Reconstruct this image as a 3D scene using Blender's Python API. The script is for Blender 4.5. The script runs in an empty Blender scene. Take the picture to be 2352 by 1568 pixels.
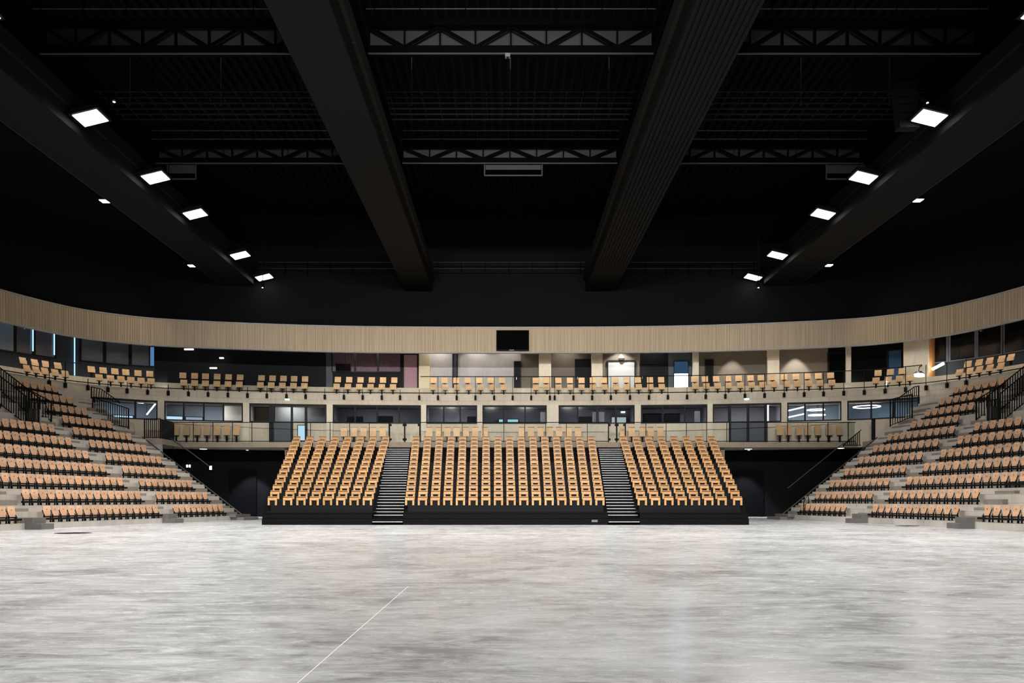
import bpy, math, random
from mathutils import Vector, Matrix
random.seed(7)
S = bpy.context.scene
COL = S.collection
PI = math.pi

# ------------------------------------------------------------------ camera, world, exposure
F, H, UC, VC = 1900.0, 1.17, 1164.0, 1148.0        # focal length (px of the 2352 frame), eye height, vanishing point
cam_d = bpy.data.cameras.new('camera'); cam = bpy.data.objects.new('camera', cam_d); COL.objects.link(cam)
cam_d.sensor_fit = 'HORIZONTAL'; cam_d.sensor_width = 36.0; cam_d.lens = 36.0 * F / 2352.0
cam_d.shift_x = (1176.0 - UC) / 2352.0; cam_d.shift_y = (VC - 784.0) / 2352.0
cam_d.clip_start = 0.1; cam_d.clip_end = 300
cam.location = (0, 0, H); cam.rotation_euler = (PI / 2, 0, 0)
S.camera = cam
wd = bpy.data.worlds.new('world'); S.world = wd; wd.use_nodes = True
wd.node_tree.nodes['Background'].inputs[0].default_value = (0.6, 0.7, 0.9, 1)
wd.node_tree.nodes['Background'].inputs[1].default_value = 0.0015
S.view_settings.view_transform = 'Standard'; S.view_settings.look = 'None'
S.view_settings.gamma = 1.0; S.view_settings.use_curve_mapping = False
S.view_settings.exposure = 0.42
try:
    S.cycles.use_denoising = True
    S.cycles.max_bounces = 8; S.cycles.transparent_max_bounces = 12
    S.cycles.caustics_reflective = False; S.cycles.caustics_refractive = False
    S.cycles.sample_clamp_indirect = 6.0
except Exception:
    pass
FLOOD = 7.0       # brightness of a floodlight's panel as seen
BEAM_SIDE = 3650.0 # beam of each floodlight along the outer girders
BEAM_FRONT = 14800.0 # beam of each floodlight on the cross row above the camera
SMALL = 14.0; BEAM_SMALL = 280.0

# ------------------------------------------------------------------ materials
MATS = {}
def new_mat(name):
    m = bpy.data.materials.new(name); m.use_nodes = True; MATS[name] = m
    return m, m.node_tree, m.node_tree.nodes['Principled BSDF']
def N(nt, t, **kw):
    n = nt.nodes.new(t)
    for k, v in kw.items():
        if k.startswith('i_'): n.inputs[k[2:].replace('_', ' ')].default_value = v
        else: setattr(n, k, v)
    return n
def plain(name, c, rough=0.6, spec=0.3, metal=0.0, noise=0.0, scale=4.0):
    m, nt, b = new_mat(name)
    b.inputs['Base Color'].default_value = (*c, 1); b.inputs['Roughness'].default_value = rough
    b.inputs['Specular IOR Level'].default_value = spec; b.inputs['Metallic'].default_value = metal
    if noise:
        tc = N(nt, 'ShaderNodeTexCoord'); nz = N(nt, 'ShaderNodeTexNoise', i_Scale=scale, i_Detail=5.0)
        mr = N(nt, 'ShaderNodeMapRange', i_To_Min=1 - noise, i_To_Max=1 + noise)
        mx = N(nt, 'ShaderNodeMix', data_type='RGBA', blend_type='MULTIPLY')
        mx.inputs[0].default_value = 1.0; mx.inputs[6].default_value = (*c, 1)
        nt.links.new(tc.outputs['Object'], nz.inputs['Vector']); nt.links.new(nz.outputs['Fac'], mr.inputs['Value'])
        nt.links.new(mr.outputs[0], mx.inputs[7]); nt.links.new(mx.outputs[2], b.inputs['Base Color'])
    return m
def emit(name, c, s):
    m = bpy.data.materials.new(name); m.use_nodes = True; nt = m.node_tree; nt.nodes.clear()
    e = N(nt, 'ShaderNodeEmission'); e.inputs[0].default_value = (*c, 1); e.inputs[1].default_value = s
    o = N(nt, 'ShaderNodeOutputMaterial'); nt.links.new(e.outputs[0], o.inputs[0]); MATS[name] = m
    return m
def glass(name, tint, gl=1.0):
    m = bpy.data.materials.new(name); m.use_nodes = True; nt = m.node_tree; nt.nodes.clear()
    t = N(nt, 'ShaderNodeBsdfTransparent'); t.inputs[0].default_value = (*tint, 1)
    g = N(nt, 'ShaderNodeBsdfGlossy'); g.inputs['Roughness'].default_value = 0.03; g.inputs[0].default_value = (gl, gl, gl, 1)
    fr = N(nt, 'ShaderNodeFresnel'); fr.inputs[0].default_value = 1.45
    mx = N(nt, 'ShaderNodeMixShader'); o = N(nt, 'ShaderNodeOutputMaterial')
    nt.links.new(fr.outputs[0], mx.inputs[0]); nt.links.new(t.outputs[0], mx.inputs[1]); nt.links.new(g.outputs[0], mx.inputs[2])
    nt.links.new(mx.outputs[0], o.inputs[0]); MATS[name] = m
    return m
def concrete(name, c, joints=False, amt=0.18):
    m, nt, b = new_mat(name)
    b.inputs['Roughness'].default_value = 0.8; b.inputs['Specular IOR Level'].default_value = 0.2
    tc = N(nt, 'ShaderNodeTexCoord')
    n1 = N(nt, 'ShaderNodeTexNoise', i_Scale=0.7, i_Detail=6.0, i_Roughness=0.65)
    n2 = N(nt, 'ShaderNodeTexNoise', i_Scale=7.0, i_Detail=4.0)
    mp = N(nt, 'ShaderNodeMapping'); mp.inputs['Scale'].default_value = (1, 1, 0.35)
    nt.links.new(tc.outputs['Object'], mp.inputs[0]); nt.links.new(mp.outputs[0], n1.inputs['Vector']); nt.links.new(mp.outputs[0], n2.inputs['Vector'])
    ad = N(nt, 'ShaderNodeMath', operation='MULTIPLY_ADD'); ad.inputs[1].default_value = 0.5
    nt.links.new(n2.outputs['Fac'], ad.inputs[0]); nt.links.new(n1.outputs['Fac'], ad.inputs[2])
    mr = N(nt, 'ShaderNodeMapRange', i_From_Min=0.45, i_From_Max=1.05, i_To_Min=1 - amt, i_To_Max=1 + amt)
    nt.links.new(ad.outputs[0], mr.inputs['Value'])
    mx = N(nt, 'ShaderNodeMix', data_type='RGBA', blend_type='MULTIPLY'); mx.inputs[0].default_value = 1.0
    mx.inputs[6].default_value = (*c, 1); nt.links.new(mr.outputs[0], mx.inputs[7])
    last = mx.outputs[2]
    if joints:   # shutter-board joints of the cast concrete, laid out along the wall's own UVs
        uv = N(nt, 'ShaderNodeUVMap')
        br = N(nt, 'ShaderNodeTexBrick', offset=0.37, squash=1.0)
        br.inputs['Color1'].default_value = (1, 1, 1, 1); br.inputs['Color2'].default_value = (0.9, 0.89, 0.88, 1); br.inputs['Mortar'].default_value = (0.45, 0.43, 0.4, 1)
        br.inputs['Scale'].default_value = 1.0; br.inputs['Mortar Size'].default_value = 0.006; br.inputs['Bias'].default_value = 0.0
        br.inputs['Brick Width'].default_value = joints[0]; br.inputs['Row Height'].default_value = joints[1]
        nt.links.new(uv.outputs[0], br.inputs['Vector'])
        m2 = N(nt, 'ShaderNodeMix', data_type='RGBA', blend_type='MULTIPLY'); m2.inputs[0].default_value = 1.0
        nt.links.new(last, m2.inputs[6]); nt.links.new(br.outputs['Color'], m2.inputs[7]); last = m2.outputs[2]
    nt.links.new(last, b.inputs['Base Color'])
    return m
def plywood(name, c, c2, rnd=0.14):
    m, nt, b = new_mat(name)
    b.inputs['Roughness'].default_value = 0.42; b.inputs['Specular IOR Level'].default_value = 0.35
    tc = N(nt, 'ShaderNodeTexCoord'); oi = N(nt, 'ShaderNodeObjectInfo')
    mp = N(nt, 'ShaderNodeMapping'); mp.inputs['Scale'].default_value = (22, 22, 3)
    cb = N(nt, 'ShaderNodeVectorMath', operation='ADD')
    nt.links.new(tc.outputs['Object'], cb.inputs[0]); nt.links.new(oi.outputs['Location'], cb.inputs[1]); nt.links.new(cb.outputs[0], mp.inputs[0])
    nz = N(nt, 'ShaderNodeTexNoise', i_Scale=1.0, i_Detail=4.0); nt.links.new(mp.outputs[0], nz.inputs['Vector'])
    mx = N(nt, 'ShaderNodeMix', data_type='RGBA'); mx.inputs[6].default_value = (*c, 1); mx.inputs[7].default_value = (*c2, 1)
    mr = N(nt, 'ShaderNodeMapRange', i_From_Min=0.35, i_From_Max=0.7); nt.links.new(nz.outputs['Fac'], mr.inputs['Value']); nt.links.new(mr.outputs[0], mx.inputs[0])
    mr2 = N(nt, 'ShaderNodeMapRange', i_To_Min=1 - rnd, i_To_Max=1 + rnd); nt.links.new(oi.outputs['Random'], mr2.inputs['Value'])
    m2 = N(nt, 'ShaderNodeMix', data_type='RGBA', blend_type='MULTIPLY'); m2.inputs[0].default_value = 1.0
    nt.links.new(mx.outputs[2], m2.inputs[6]); nt.links.new(mr2.outputs[0], m2.inputs[7]); nt.links.new(m2.outputs[2], b.inputs['Base Color'])
    return m
def floor_mat():
    m, nt, b = new_mat('polished_concrete')
    tc = N(nt, 'ShaderNodeTexCoord')
    def noise(sx, sy, detail, rough=0.6, off=0.0, dist=0.0):
        mp = N(nt, 'ShaderNodeMapping'); mp.inputs['Scale'].default_value = (sx, sy, 1); mp.inputs['Location'].default_value = (off, off * 1.7, 0)
        nz = N(nt, 'ShaderNodeTexNoise', i_Scale=1.0, i_Detail=detail, i_Roughness=rough, i_Distortion=dist)
        nt.links.new(tc.outputs['Object'], mp.inputs[0]); nt.links.new(mp.outputs[0], nz.inputs['Vector'])
        return nz.outputs['Fac']
    def ma(op, a, bb, c=None):
        n = N(nt, 'ShaderNodeMath', operation=op)
        for i, x in enumerate((a, bb, c)):
            if x is None: continue
            if isinstance(x, (int, float)): n.inputs[i].default_value = x
            else: nt.links.new(x, n.inputs[i])
        return n.outputs[0]
    big = noise(0.50, 0.46, 7, 0.66, 21.7, 0.8)
    streak = noise(1.6, 4.6, 12, 0.76, 11.0, 0.9)
    fine = noise(8.0, 34.0, 8, 0.82, 5.0, 0.5)
    v = ma('MULTIPLY_ADD', streak, 0.85, ma('MULTIPLY', big, 0.72)); v = ma('MULTIPLY_ADD', fine, 0.55, v)
    rp = N(nt, 'ShaderNodeValToRGB'); el = rp.color_ramp.elements
    el[0].position = 0.26; el[0].color = (0.215, 0.222, 0.228, 1)
    el[1].position = 0.75; el[1].color = (0.565, 0.582, 0.596, 1)
    e = el.new(0.47); e.color = (0.40, 0.413, 0.422, 1)
    e = el.new(0.58); e.color = (0.485, 0.50, 0.511, 1)
    vv = N(nt, 'ShaderNodeMapRange', i_From_Min=0.70, i_From_Max=1.39); nt.links.new(v, vv.inputs['Value']); nt.links.new(vv.outputs[0], rp.inputs[0])
    # faint brown stains
    st = noise(0.35, 0.35, 8, 0.68, 40.0, .8)
    sr = N(nt, 'ShaderNodeMapRange', i_From_Min=0.56, i_From_Max=0.72, i_To_Max=0.5); nt.links.new(st, sr.inputs['Value'])
    mx = N(nt, 'ShaderNodeMix', data_type='RGBA'); nt.links.new(sr.outputs[0], mx.inputs[0]); nt.links.new(rp.outputs[0], mx.inputs[6]); mx.inputs[7].default_value = (0.40, 0.355, 0.32, 1)
    nt.links.new(mx.outputs[2], b.inputs['Base Color'])
    rr = N(nt, 'ShaderNodeMapRange', i_From_Min=0.3, i_From_Max=0.7, i_To_Min=0.18, i_To_Max=0.32); nt.links.new(streak, rr.inputs['Value']); nt.links.new(rr.outputs[0], b.inputs['Roughness'])
    b.inputs['Specular IOR Level'].default_value = 0.3
    return m
def fascia_mat():
    m, nt, b = new_mat('slatted_timber')
    b.inputs['Roughness'].default_value = 0.6; b.inputs['Specular IOR Level'].default_value = 0.2
    uv = N(nt, 'ShaderNodeUVMap'); mp = N(nt, 'ShaderNodeMapping'); mp.inputs['Scale'].default_value = (11.0, 0.15, 1)
    nt.links.new(uv.outputs[0], mp.inputs[0])
    n1 = N(nt, 'ShaderNodeTexNoise', i_Scale=1.0, i_Detail=3.0); nt.links.new(mp.outputs[0], n1.inputs['Vector'])
    rp = N(nt, 'ShaderNodeValToRGB'); el = rp.color_ramp.elements
    el[0].position = 0.36; el[0].color = (0.42, 0.32, 0.215, 1); el[1].position = 0.66; el[1].color = (0.54, 0.425, 0.30, 1)
    nt.links.new(n1.outputs['Fac'], rp.inputs[0]); nt.links.new(rp.outputs[0], b.inputs['Base Color'])
    return m

M_FLOOR = floor_mat(); M_FASC = fascia_mat()
M_CONC = concrete('cast_concrete', (0.50, 0.465, 0.42), (2.4, 0.35))
M_CONCW = concrete('concrete_wall', (0.58, 0.515, 0.415), (3.1, 1.6))
M_CONC_D = concrete('grey_concrete', (0.30, 0.29, 0.28))
M_STEP = concrete('shaded_step_concrete', (0.15, 0.14, 0.13))  # darkened to carry the shade on step faces turned from the lamps
M_COLUMN = concrete('column_concrete', (0.63, 0.57, 0.46))
M_TAUPE = plain('taupe_plaster', (0.165, 0.145, 0.122), 0.85, 0.1, noise=0.08, scale=1.5)
M_GREYP = concrete('grey_panel', (0.40, 0.39, 0.39))
M_CREAM = plain('cream_plaster', (0.62, 0.55, 0.40), 0.8, 0.1)
M_BLACKW = plain('black_wall', (0.0048, 0.0048, 0.0056), 0.8, 0.08, noise=0.15, scale=0.5)
M_BLACKC = plain('black_ceiling', (0.003, 0.003, 0.0034), 0.9, 0.05)
M_GIRD = plain('girder_paint', (0.0042, 0.0041, 0.0038), 0.7, 0.1, noise=0.06, scale=0.6)
M_GIRDX = plain('girder_paint_dark', (0.0066, 0.0065, 0.0068), 0.7, 0.1)
M_LEDGE = plain('girder_ledge_lit', (0.013, 0.0115, 0.0095), 0.6, 0.15)  # paler than the girder: the light on the ledges is put into the colour
M_TRUSS = plain('truss_paint', (0.0008, 0.0008, 0.0009), 0.8, 0.03)
M_RAILL = plain('galvanised_rail', (0.045, 0.044, 0.042), 0.5, 0.3, 0.3)
M_DUCT = plain('grey_duct', (0.022, 0.025, 0.029), 0.6, 0.3, noise=0.15, scale=0.8)
M_DECK = plain('ribbed_deck', (0.0034, 0.0032, 0.0029), 0.9, 0.05)
M_TRIB = plain('tribune_black', (0.0022, 0.0022, 0.0025), 0.75, 0.1, noise=0.1, scale=1.0)
M_NOSE = plain('aluminium_nosing', (0.52, 0.52, 0.53), 0.4, 0.5, 0.2)
M_PLY = plywood('beech_plywood', (0.66, 0.40, 0.25), (0.56, 0.325, 0.19))
M_PLYT = plywood('honey_plywood', (0.54, 0.30, 0.125), (0.43, 0.225, 0.085))
M_PLYB = plywood('pale_plywood', (0.74, 0.48, 0.27), (0.60, 0.37, 0.19), 0.1)
M_STEEL = plain('black_steel', (0.0055, 0.006, 0.0063), 0.65, 0.12)
M_BRONZE = plain('plywood_edge', (0.045, 0.022, 0.012), 0.5, 0.3)
M_FRAME = plain('window_frame', (0.009, 0.009, 0.011), 0.6, 0.2)
M_METAL = plain('brushed_steel', (0.35, 0.36, 0.37), 0.35, 0.5, 0.8)
M_BURG = plain('burgundy_curtain', (0.36, 0.225, 0.27), 0.8, 0.1)
M_NAVY = plain('blue_panel', (0.05, 0.13, 0.26), 0.6, 0.2)
M_CHAR = plain('charcoal_panel', (0.010, 0.011, 0.013), 0.7, 0.15)
M_PANELD = plain('dark_slate_panel', (0.036, 0.042, 0.05), 0.6, 0.2)
M_SLATE = plain('slate_panel', (0.075, 0.085, 0.10), 0.6, 0.3)
M_SCREEN = plain('screen_black', (0.0025, 0.0025, 0.003), 0.06, 0.1)
M_LABELP = plain('grey_plate', (0.12, 0.12, 0.125), 0.5, 0.3)
M_WHITE = plain('white_plastic', (0.75, 0.75, 0.75), 0.5, 0.3)
M_MULL = plain('grey_mullion', (0.13, 0.135, 0.16), 0.5, 0.3)
M_DOORW = plain('pale_door', (0.46, 0.48, 0.50), 0.5, 0.3)
M_ORANGE = plain('orange_reveal', (0.55, 0.24, 0.08), 0.6, 0.2)
M_ROOMW = plain('room_wall', (0.34, 0.34, 0.37), 0.8, 0.1, noise=0.05, scale=0.8)
M_ROOMB = plain('room_wall_blue', (0.37, 0.40, 0.43), 0.8, 0.1, noise=0.08, scale=0.8)
M_ROOMC = plain('room_wall_warm', (0.55, 0.50, 0.40), 0.8, 0.1, noise=0.1, scale=1.2)
M_ROOMD = plain('room_dark', (0.05, 0.05, 0.06), 0.7, 0.2)
M_HATCH = plain('floor_hatch', (0.004, 0.004, 0.004), 0.8, 0.03)
M_JOINT = plain('joint_sealant', (0.78, 0.76, 0.70), 0.6, 0.2)
M_GLASS = glass('clear_glass', (0.92, 0.945, 0.93))
M_GLASSW = glass('window_glass', (0.80, 0.83, 0.88))
E_FLOOD = emit('floodlight_glow', (1.0, 0.97, 0.93), FLOOD)
E_SMALL = emit('small_lamp_glow', (1.0, 0.93, 0.85), SMALL)
E_DOWN = emit('downlight_glow', (1.0, 0.93, 0.82), 6.0)
E_COOL = emit('cool_lamp_glow', (0.86, 0.93, 1.0), 3.0)
E_RING = emit('ring_glow', (1.0, 0.97, 0.95), 5.0)
E_DAY = emit('daylight_glow', (0.60, 0.80, 1.0), 9.0)
E_DAYD = emit('dim_daylight_glow', (0.10, 0.24, 0.45), 0.2)
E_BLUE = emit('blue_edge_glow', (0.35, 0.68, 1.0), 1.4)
E_CYAN = emit('cyan_screen_glow', (0.36, 0.72, 0.80), 0.75)
E_SIGN = emit('exit_sign_glow', (0.70, 1.0, 0.88), 1.5)
E_BRIGHT = emit('bright_lamp_glow', (1.0, 0.98, 0.96), 22.0)

# ------------------------------------------------------------------ mesh helper
class MB:
    def __init__(s): s.v = []; s.f = []; s.uv = {}
    def pts(s, ps): n = len(s.v); s.v += [tuple(p) for p in ps]; return n
    def face(s, ps, uvs=None):
        n = s.pts(ps); s.f.append(tuple(range(n, n + len(ps))))
        if uvs: s.uv[len(s.f) - 1] = uvs
    def hexa(s, b, t):          # bottom ring, top ring (4+4 points or n+n)
        n = s.pts(list(b) + list(t)); k = len(b)
        s.f.append(tuple(n + k - 1 - i for i in range(k))); s.f.append(tuple(n + k + i for i in range(k)))
        for i in range(k):
            j = (i + 1) % k; s.f.append((n + i, n + j, n + k + j, n + k + i))
    def box(s, x0, x1, y0, y1, z0, z1):
        s.hexa([(x0, y0, z0), (x1, y0, z0), (x1, y1, z0), (x0, y1, z0)], [(x0, y0, z1), (x1, y0, z1), (x1, y1, z1), (x0, y1, z1)])
    def bar(s, a, b, w, h=None, up=(0, 0, 1)):
        a = Vector(a); b = Vector(b); d = (b - a)
        if d.length < 1e-6: return
        d.normalize(); up = Vector(up)
        if abs(d.dot(up)) > 0.98: up = Vector((0, 1, 0))
        x = d.cross(up).normalized(); y = x.cross(d).normalized(); h = h or w
        q = lambda p: [p + x * (sx * w / 2) + y * (sy * h / 2) for sx, sy in ((-1, -1), (1, -1), (1, 1), (-1, 1))]
        s.hexa(q(a), q(b))
    def tube(s, ps, r, n=8):
        ps = [Vector(p) for p in ps]
        rings = []
        for i, p in enumerate(ps):
            d = (ps[min(i + 1, len(ps) - 1)] - ps[max(i - 1, 0)]).normalized()
            up = Vector((0, 0, 1)) if abs(d.z) < 0.9 else Vector((0, 1, 0))
            x = d.cross(up).normalized(); y = x.cross(d).normalized()
            rings.append(s.pts([p + x * (r * math.cos(2 * PI * k / n)) + y * (r * math.sin(2 * PI * k / n)) for k in range(n)]))
        for a, b in zip(rings, rings[1:]):
            for k in range(n): s.f.append((a + k, a + (k + 1) % n, b + (k + 1) % n, b + k))
        s.f.append(tuple(rings[0] + n - 1 - k for k in range(n))); s.f.append(tuple(rings[-1] + k for k in range(n)))
    def cyl(s, c, r, h, n=20):
        b = [(c[0] + r * math.cos(2 * PI * k / n), c[1] + r * math.sin(2 * PI * k / n), c[2]) for k in range(n)]
        s.hexa(b, [(p[0], p[1], p[2] + h) for p in b])
    def panel(s, poly, y0, y1):  # polygon in local xz extruded along y
        s.hexa([(x, y0, z) for x, z in poly], [(x, y1, z) for x, z in poly])
    def build(s, name, mat, parent=None, loc=None, smooth=False):
        loc = Vector(loc) if loc is not None else (parent.location.copy() if parent is not None and not parent.parent else Vector((0, 0, 0)))
        if parent is not None and parent.parent: loc = parent.parent.location + parent.location
        me = bpy.data.meshes.new(name)
        me.from_pydata([(p[0] - loc.x, p[1] - loc.y, p[2] - loc.z) for p in s.v], [], s.f)
        if s.uv:
            ul = me.uv_layers.new(name='UVMap')
            for fi, uvs in s.uv.items():
                for li, q in zip(me.polygons[fi].loop_indices, uvs): ul.data[li].uv = q
        me.materials.append(mat)
        if smooth:
            for p in me.polygons: p.use_smooth = True
        import bmesh
        bm = bmesh.new(); bm.from_mesh(me); bmesh.ops.recalc_face_normals(bm, faces=bm.faces) if not s.uv else None; bm.to_mesh(me); bm.free()
        o = bpy.data.objects.new(name, me); COL.objects.link(o)
        if parent is not None: o.parent = parent
        else: o.location = loc
        return o
def tag(o, label=None, cat=None, group=None, kind=None):
    for k, v in (('label', label), ('category', cat), ('group', group), ('kind', kind)):
        if v: o[k] = v
    return o
def thing(name, label, cat, loc=(0, 0, 0), rz=0.0, group=None, kind=None):
    o = bpy.data.objects.new(name, None); COL.objects.link(o); o.empty_display_size = 0.2
    o.location = loc; o.rotation_euler = (0, 0, rz)
    return tag(o, label, cat, group, kind)
def copy_thing(root, loc, rz, label, group):
    r = root.copy(); COL.objects.link(r); r.location = loc; r.rotation_euler = (0, 0, rz); r['label'] = label; r['group'] = group
    for ch in list(root.children):
        c = ch.copy(); COL.objects.link(c); c.parent = r
        for g in list(ch.children):
            d = g.copy(); COL.objects.link(d); d.parent = c
    return r
ORD = 'first second third fourth fifth sixth seventh eighth ninth tenth eleventh twelfth thirteenth fourteenth fifteenth sixteenth seventeenth eighteenth nineteenth twentieth'.split()
def struct(mb, name, mat, parent=None):
    o = mb.build(name, mat, parent, loc=(0, 0, 0) if parent is None else None)
    if parent is None: o['kind'] = 'structure'
    return o

# ------------------------------------------------------------------ the back wall's plan curve
CP = [(0, 57.0), (7, 56.9), (13, 56.45), (18.5, 55.5), (22.3, 54.5), (24.4, 53.5), (26.9, 51.1), (28.75, 46.4), (29.9, 40), (30.4, 32), (30.5, 22)]
ctrl = [(-x, y) for x, y in CP[:0:-1]] + CP
def catmull(P, n=12):
    out = []
    Q = [P[0]] + P + [P[-1]]
    for i in range(1, len(Q) - 2):
        p0, p1, p2, p3 = Q[i - 1:i + 3]
        for k in range(n):
            t = k / n
            out.append(tuple(0.5 * (2 * p1[j] + (p2[j] - p0[j]) * t + (2 * p0[j] - 5 * p1[j] + 4 * p2[j] - p3[j]) * t * t + (3 * p1[j] - p0[j] - 3 * p2[j] + p3[j]) * t ** 3) for j in (0, 1)))
    out.append(P[-1]); return out
CURVE = catmull(ctrl, 12)
ARC = [0.0]
for a, b in zip(CURVE, CURVE[1:]): ARC.append(ARC[-1] + math.dist(a, b))
def at_s(s, off=0.0):
    s = min(max(s, 0), ARC[-1] - 1e-6)
    lo, hi = 0, len(ARC) - 1
    while hi - lo > 1:
        m = (lo + hi) // 2
        if ARC[m] <= s: lo = m
        else: hi = m
    t = (s - ARC[lo]) / (ARC[lo + 1] - ARC[lo])
    def nrm(i):
        a = CURVE[max(i - 1, 0)]; b = CURVE[min(i + 1, len(CURVE) - 1)]
        dx, dy = b[0] - a[0], b[1] - a[1]; L = math.hypot(dx, dy); return (-dy / L, dx / L)
    n0, n1 = nrm(lo), nrm(lo + 1); nx = n0[0] + (n1[0] - n0[0]) * t; ny = n0[1] + (n1[1] - n0[1]) * t
    L = math.hypot(nx, ny)
    x = CURVE[lo][0] + (CURVE[lo + 1][0] - CURVE[lo][0]) * t; y = CURVE[lo][1] + (CURVE[lo + 1][1] - CURVE[lo][1]) * t
    return x + off * nx / L, y + off * ny / L, nx / L, ny / L
def s_of(u, off=0.0):                      # arc length where the wall (set back by off) stands in direction u
    k = (u - UC) / F; lo, hi = 0.0, ARC[-1]
    for _ in range(50):
        m = (lo + hi) / 2; x, y, _, _ = at_s(m, off)
        if x / y < k: lo = m
        else: hi = m
    return (lo + hi) / 2
def wall_strip(mb, s0, s1, off, z0, z1, step=0.6):
    n = max(1, int(abs(s1 - s0) / step)); ps = [s0 + (s1 - s0) * i / n for i in range(n + 1)]
    for a, b in zip(ps, ps[1:]):
        pa, pb = at_s(a, off), at_s(b, off)
        mb.face([(pa[0], pa[1], z0), (pb[0], pb[1], z0), (pb[0], pb[1], z1), (pa[0], pa[1], z1)], [(a, z0), (b, z0), (b, z1), (a, z1)])
def wall_block(mb, s0, s1, o0, o1, z0, z1, step=0.6):      # solid curved wall between two setbacks
    n = max(1, int(abs(s1 - s0) / step)); ps = [s0 + (s1 - s0) * i / n for i in range(n + 1)]
    A = [at_s(p, o0) for p in ps]; B = [at_s(p, o1) for p in ps]
    for i in range(n):
        a, b, c, d = A[i], A[i + 1], B[i + 1], B[i]; q = lambda p, z: (p[0], p[1], z); sa, sb = ps[i], ps[i + 1]
        mb.face([q(a, z0), q(b, z0), q(b, z1), q(a, z1)], [(sa, z0), (sb, z0), (sb, z1), (sa, z1)])
        mb.face([q(c, z0), q(d, z0), q(d, z1), q(c, z1)], [(sb, z0), (sa, z0), (sa, z1), (sb, z1)])
        mb.face([q(a, z1), q(b, z1), q(c, z1), q(d, z1)], [(sa, z1), (sb, z1), (sb, z1 + .3), (sa, z1 + .3)])
        mb.face([q(d, z0), q(c, z0), q(b, z0), q(a, z0)], [(sa, z0), (sb, z0), (sb, z0 - .3), (sa, z0 - .3)])
    for P0, P1, k in ((A[0], B[0], 0), (A[-1], B[-1], -1)):
        mb.face([(P0[0], P0[1], z0), (P1[0], P1[1], z0), (P1[0], P1[1], z1), (P0[0], P0[1], z1)], [(0, z0), (.3, z0), (.3, z1), (0, z1)])
def ublock(u0, u1, o0, o1, z0, z1, mb=None):
    mb = mb or MB(); om = (o0 + o1) / 2; om = o0
    wall_block(mb, s_of(u0, om), s_of(u1, om), o0, o1, z0, z1); return mb
def uY(u, y, z): return ((u - UC) / F * y, y, z)
def zat(v, y): return H + (VC - v) * y / F
TOT = ARC[-1]

# ------------------------------------------------------------------ shell
mb = MB(); mb.face([(-36, -12, 0), (36, -12, 0), (36, 66, 0), (-36, 66, 0)]); floor = struct(mb, 'floor', M_FLOOR)
mb = MB()       # roof deck with ribs running towards the camera
x = -34.0
while x < 34:
    mb.box(x, x + 0.16, 4, 62, 20.6, 20.85); x += 0.42
mb.box(-36, 36, -12, 66, 20.85, 21.0); struct(mb, 'ceiling', M_DECK)
mb = MB(); wall_strip(mb, 0, TOT, 0.6, 12.6, 20.85); struct(mb, 'wall_back', M_BLACKW)
mb = MB(); mb.box(-36, 36, -12.3, -12, 0, 21); struct(mb, 'wall_front', M_BLACKW)
mb = MB(); mb.box(-36.3, -36, -12.3, 66, 0, 21); struct(mb, 'wall_left', M_BLACKW)
mb = MB(); mb.box(36, 36.3, -12.3, 66, 0, 21); struct(mb, 'wall_right', M_BLACKW)
# flat dark soffits outside the outer girders, over the side stands
for sx, nm in ((-1, 'ceiling_side'), (1, 'ceiling_side')):
    mb = MB(); mb.box(*(sorted((sx * 19.7, sx * 36))), -12, 60, 17.2, 17.4); struct(mb, nm, M_BLACKC)
# slatted timber band (individual boards as relief)
mb = MB(); s = 0.0
while s < TOT - 0.2:
    w = random.choice((0.10, 0.13, 0.16, 0.2)); g = 0.018
    a, b = at_s(s), at_s(s + w); c, d = at_s(s + w, .03), at_s(s + w + g, .03); e = at_s(s, .03); z0, z1 = 11.37, 13.02
    uvs = lambda p, q: [(p, z0), (q, z0), (q, z1), (p, z1)]
    for P, Q, p, q in ((e, a, s, s), (a, b, s, s + w), (b, c, s + w, s + w), (c, d, s + w, s + w + g)):
        mb.face([(P[0], P[1], z0), (Q[0], Q[1], z0), (Q[0], Q[1], z1), (P[0], P[1], z1)], uvs(p, q))
    s += w + g
struct(mb, 'trim_1', M_FASC)
mb = MB(); wall_block(mb, 0, TOT, -0.04, 0.6, 13.02, 13.1); wall_block(mb, 0, TOT, -0.03, 0.30, 11.29, 11.36); struct(mb, 'trim_2', M_GREYP)
mb = MB(); wall_block(mb, 0, TOT, 0.30, 6.2, 12.98, 13.1); struct(mb, 'ceiling_balcony', M_BLACKC)

# balcony ring: slab edge, seat riser, floor of the rear row
ZR, ZR2 = 8.45, 9.17
mb = MB(); wall_block(mb, 0, TOT, 0.02, 2.1, ZR - 0.75, ZR); struct(mb, 'floor_balcony', M_CONCW)
mb = MB(); wall_block(mb, 0, TOT, 2.1, 9.0, ZR - 0.25, ZR2); struct(mb, 'floor_balcony_rear', M_CONCW)
# lower concrete wall under the ring (parapet below the windows; full height beside the gallery)
ZG = 4.97; WZ0, WZ1 = 6.42, 7.68
sL, sR = s_of(372), s_of(1960)
mb = MB(); wall_block(mb, s_of(205), s_of(2116), 0.05, 0.35, ZG - .3, WZ0); struct(mb, 'wall_gallery', M_CONCW)
mb = MB(); wall_block(mb, 0, s_of(212), 0.05, 0.35, 0, ZR - .75); struct(mb, 'wall_side', M_CONCW)
mb = MB(); wall_block(mb, s_of(2112), TOT, 0.05, 0.35, 0, ZR - .75); struct(mb, 'wall_side', M_CONCW)
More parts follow.
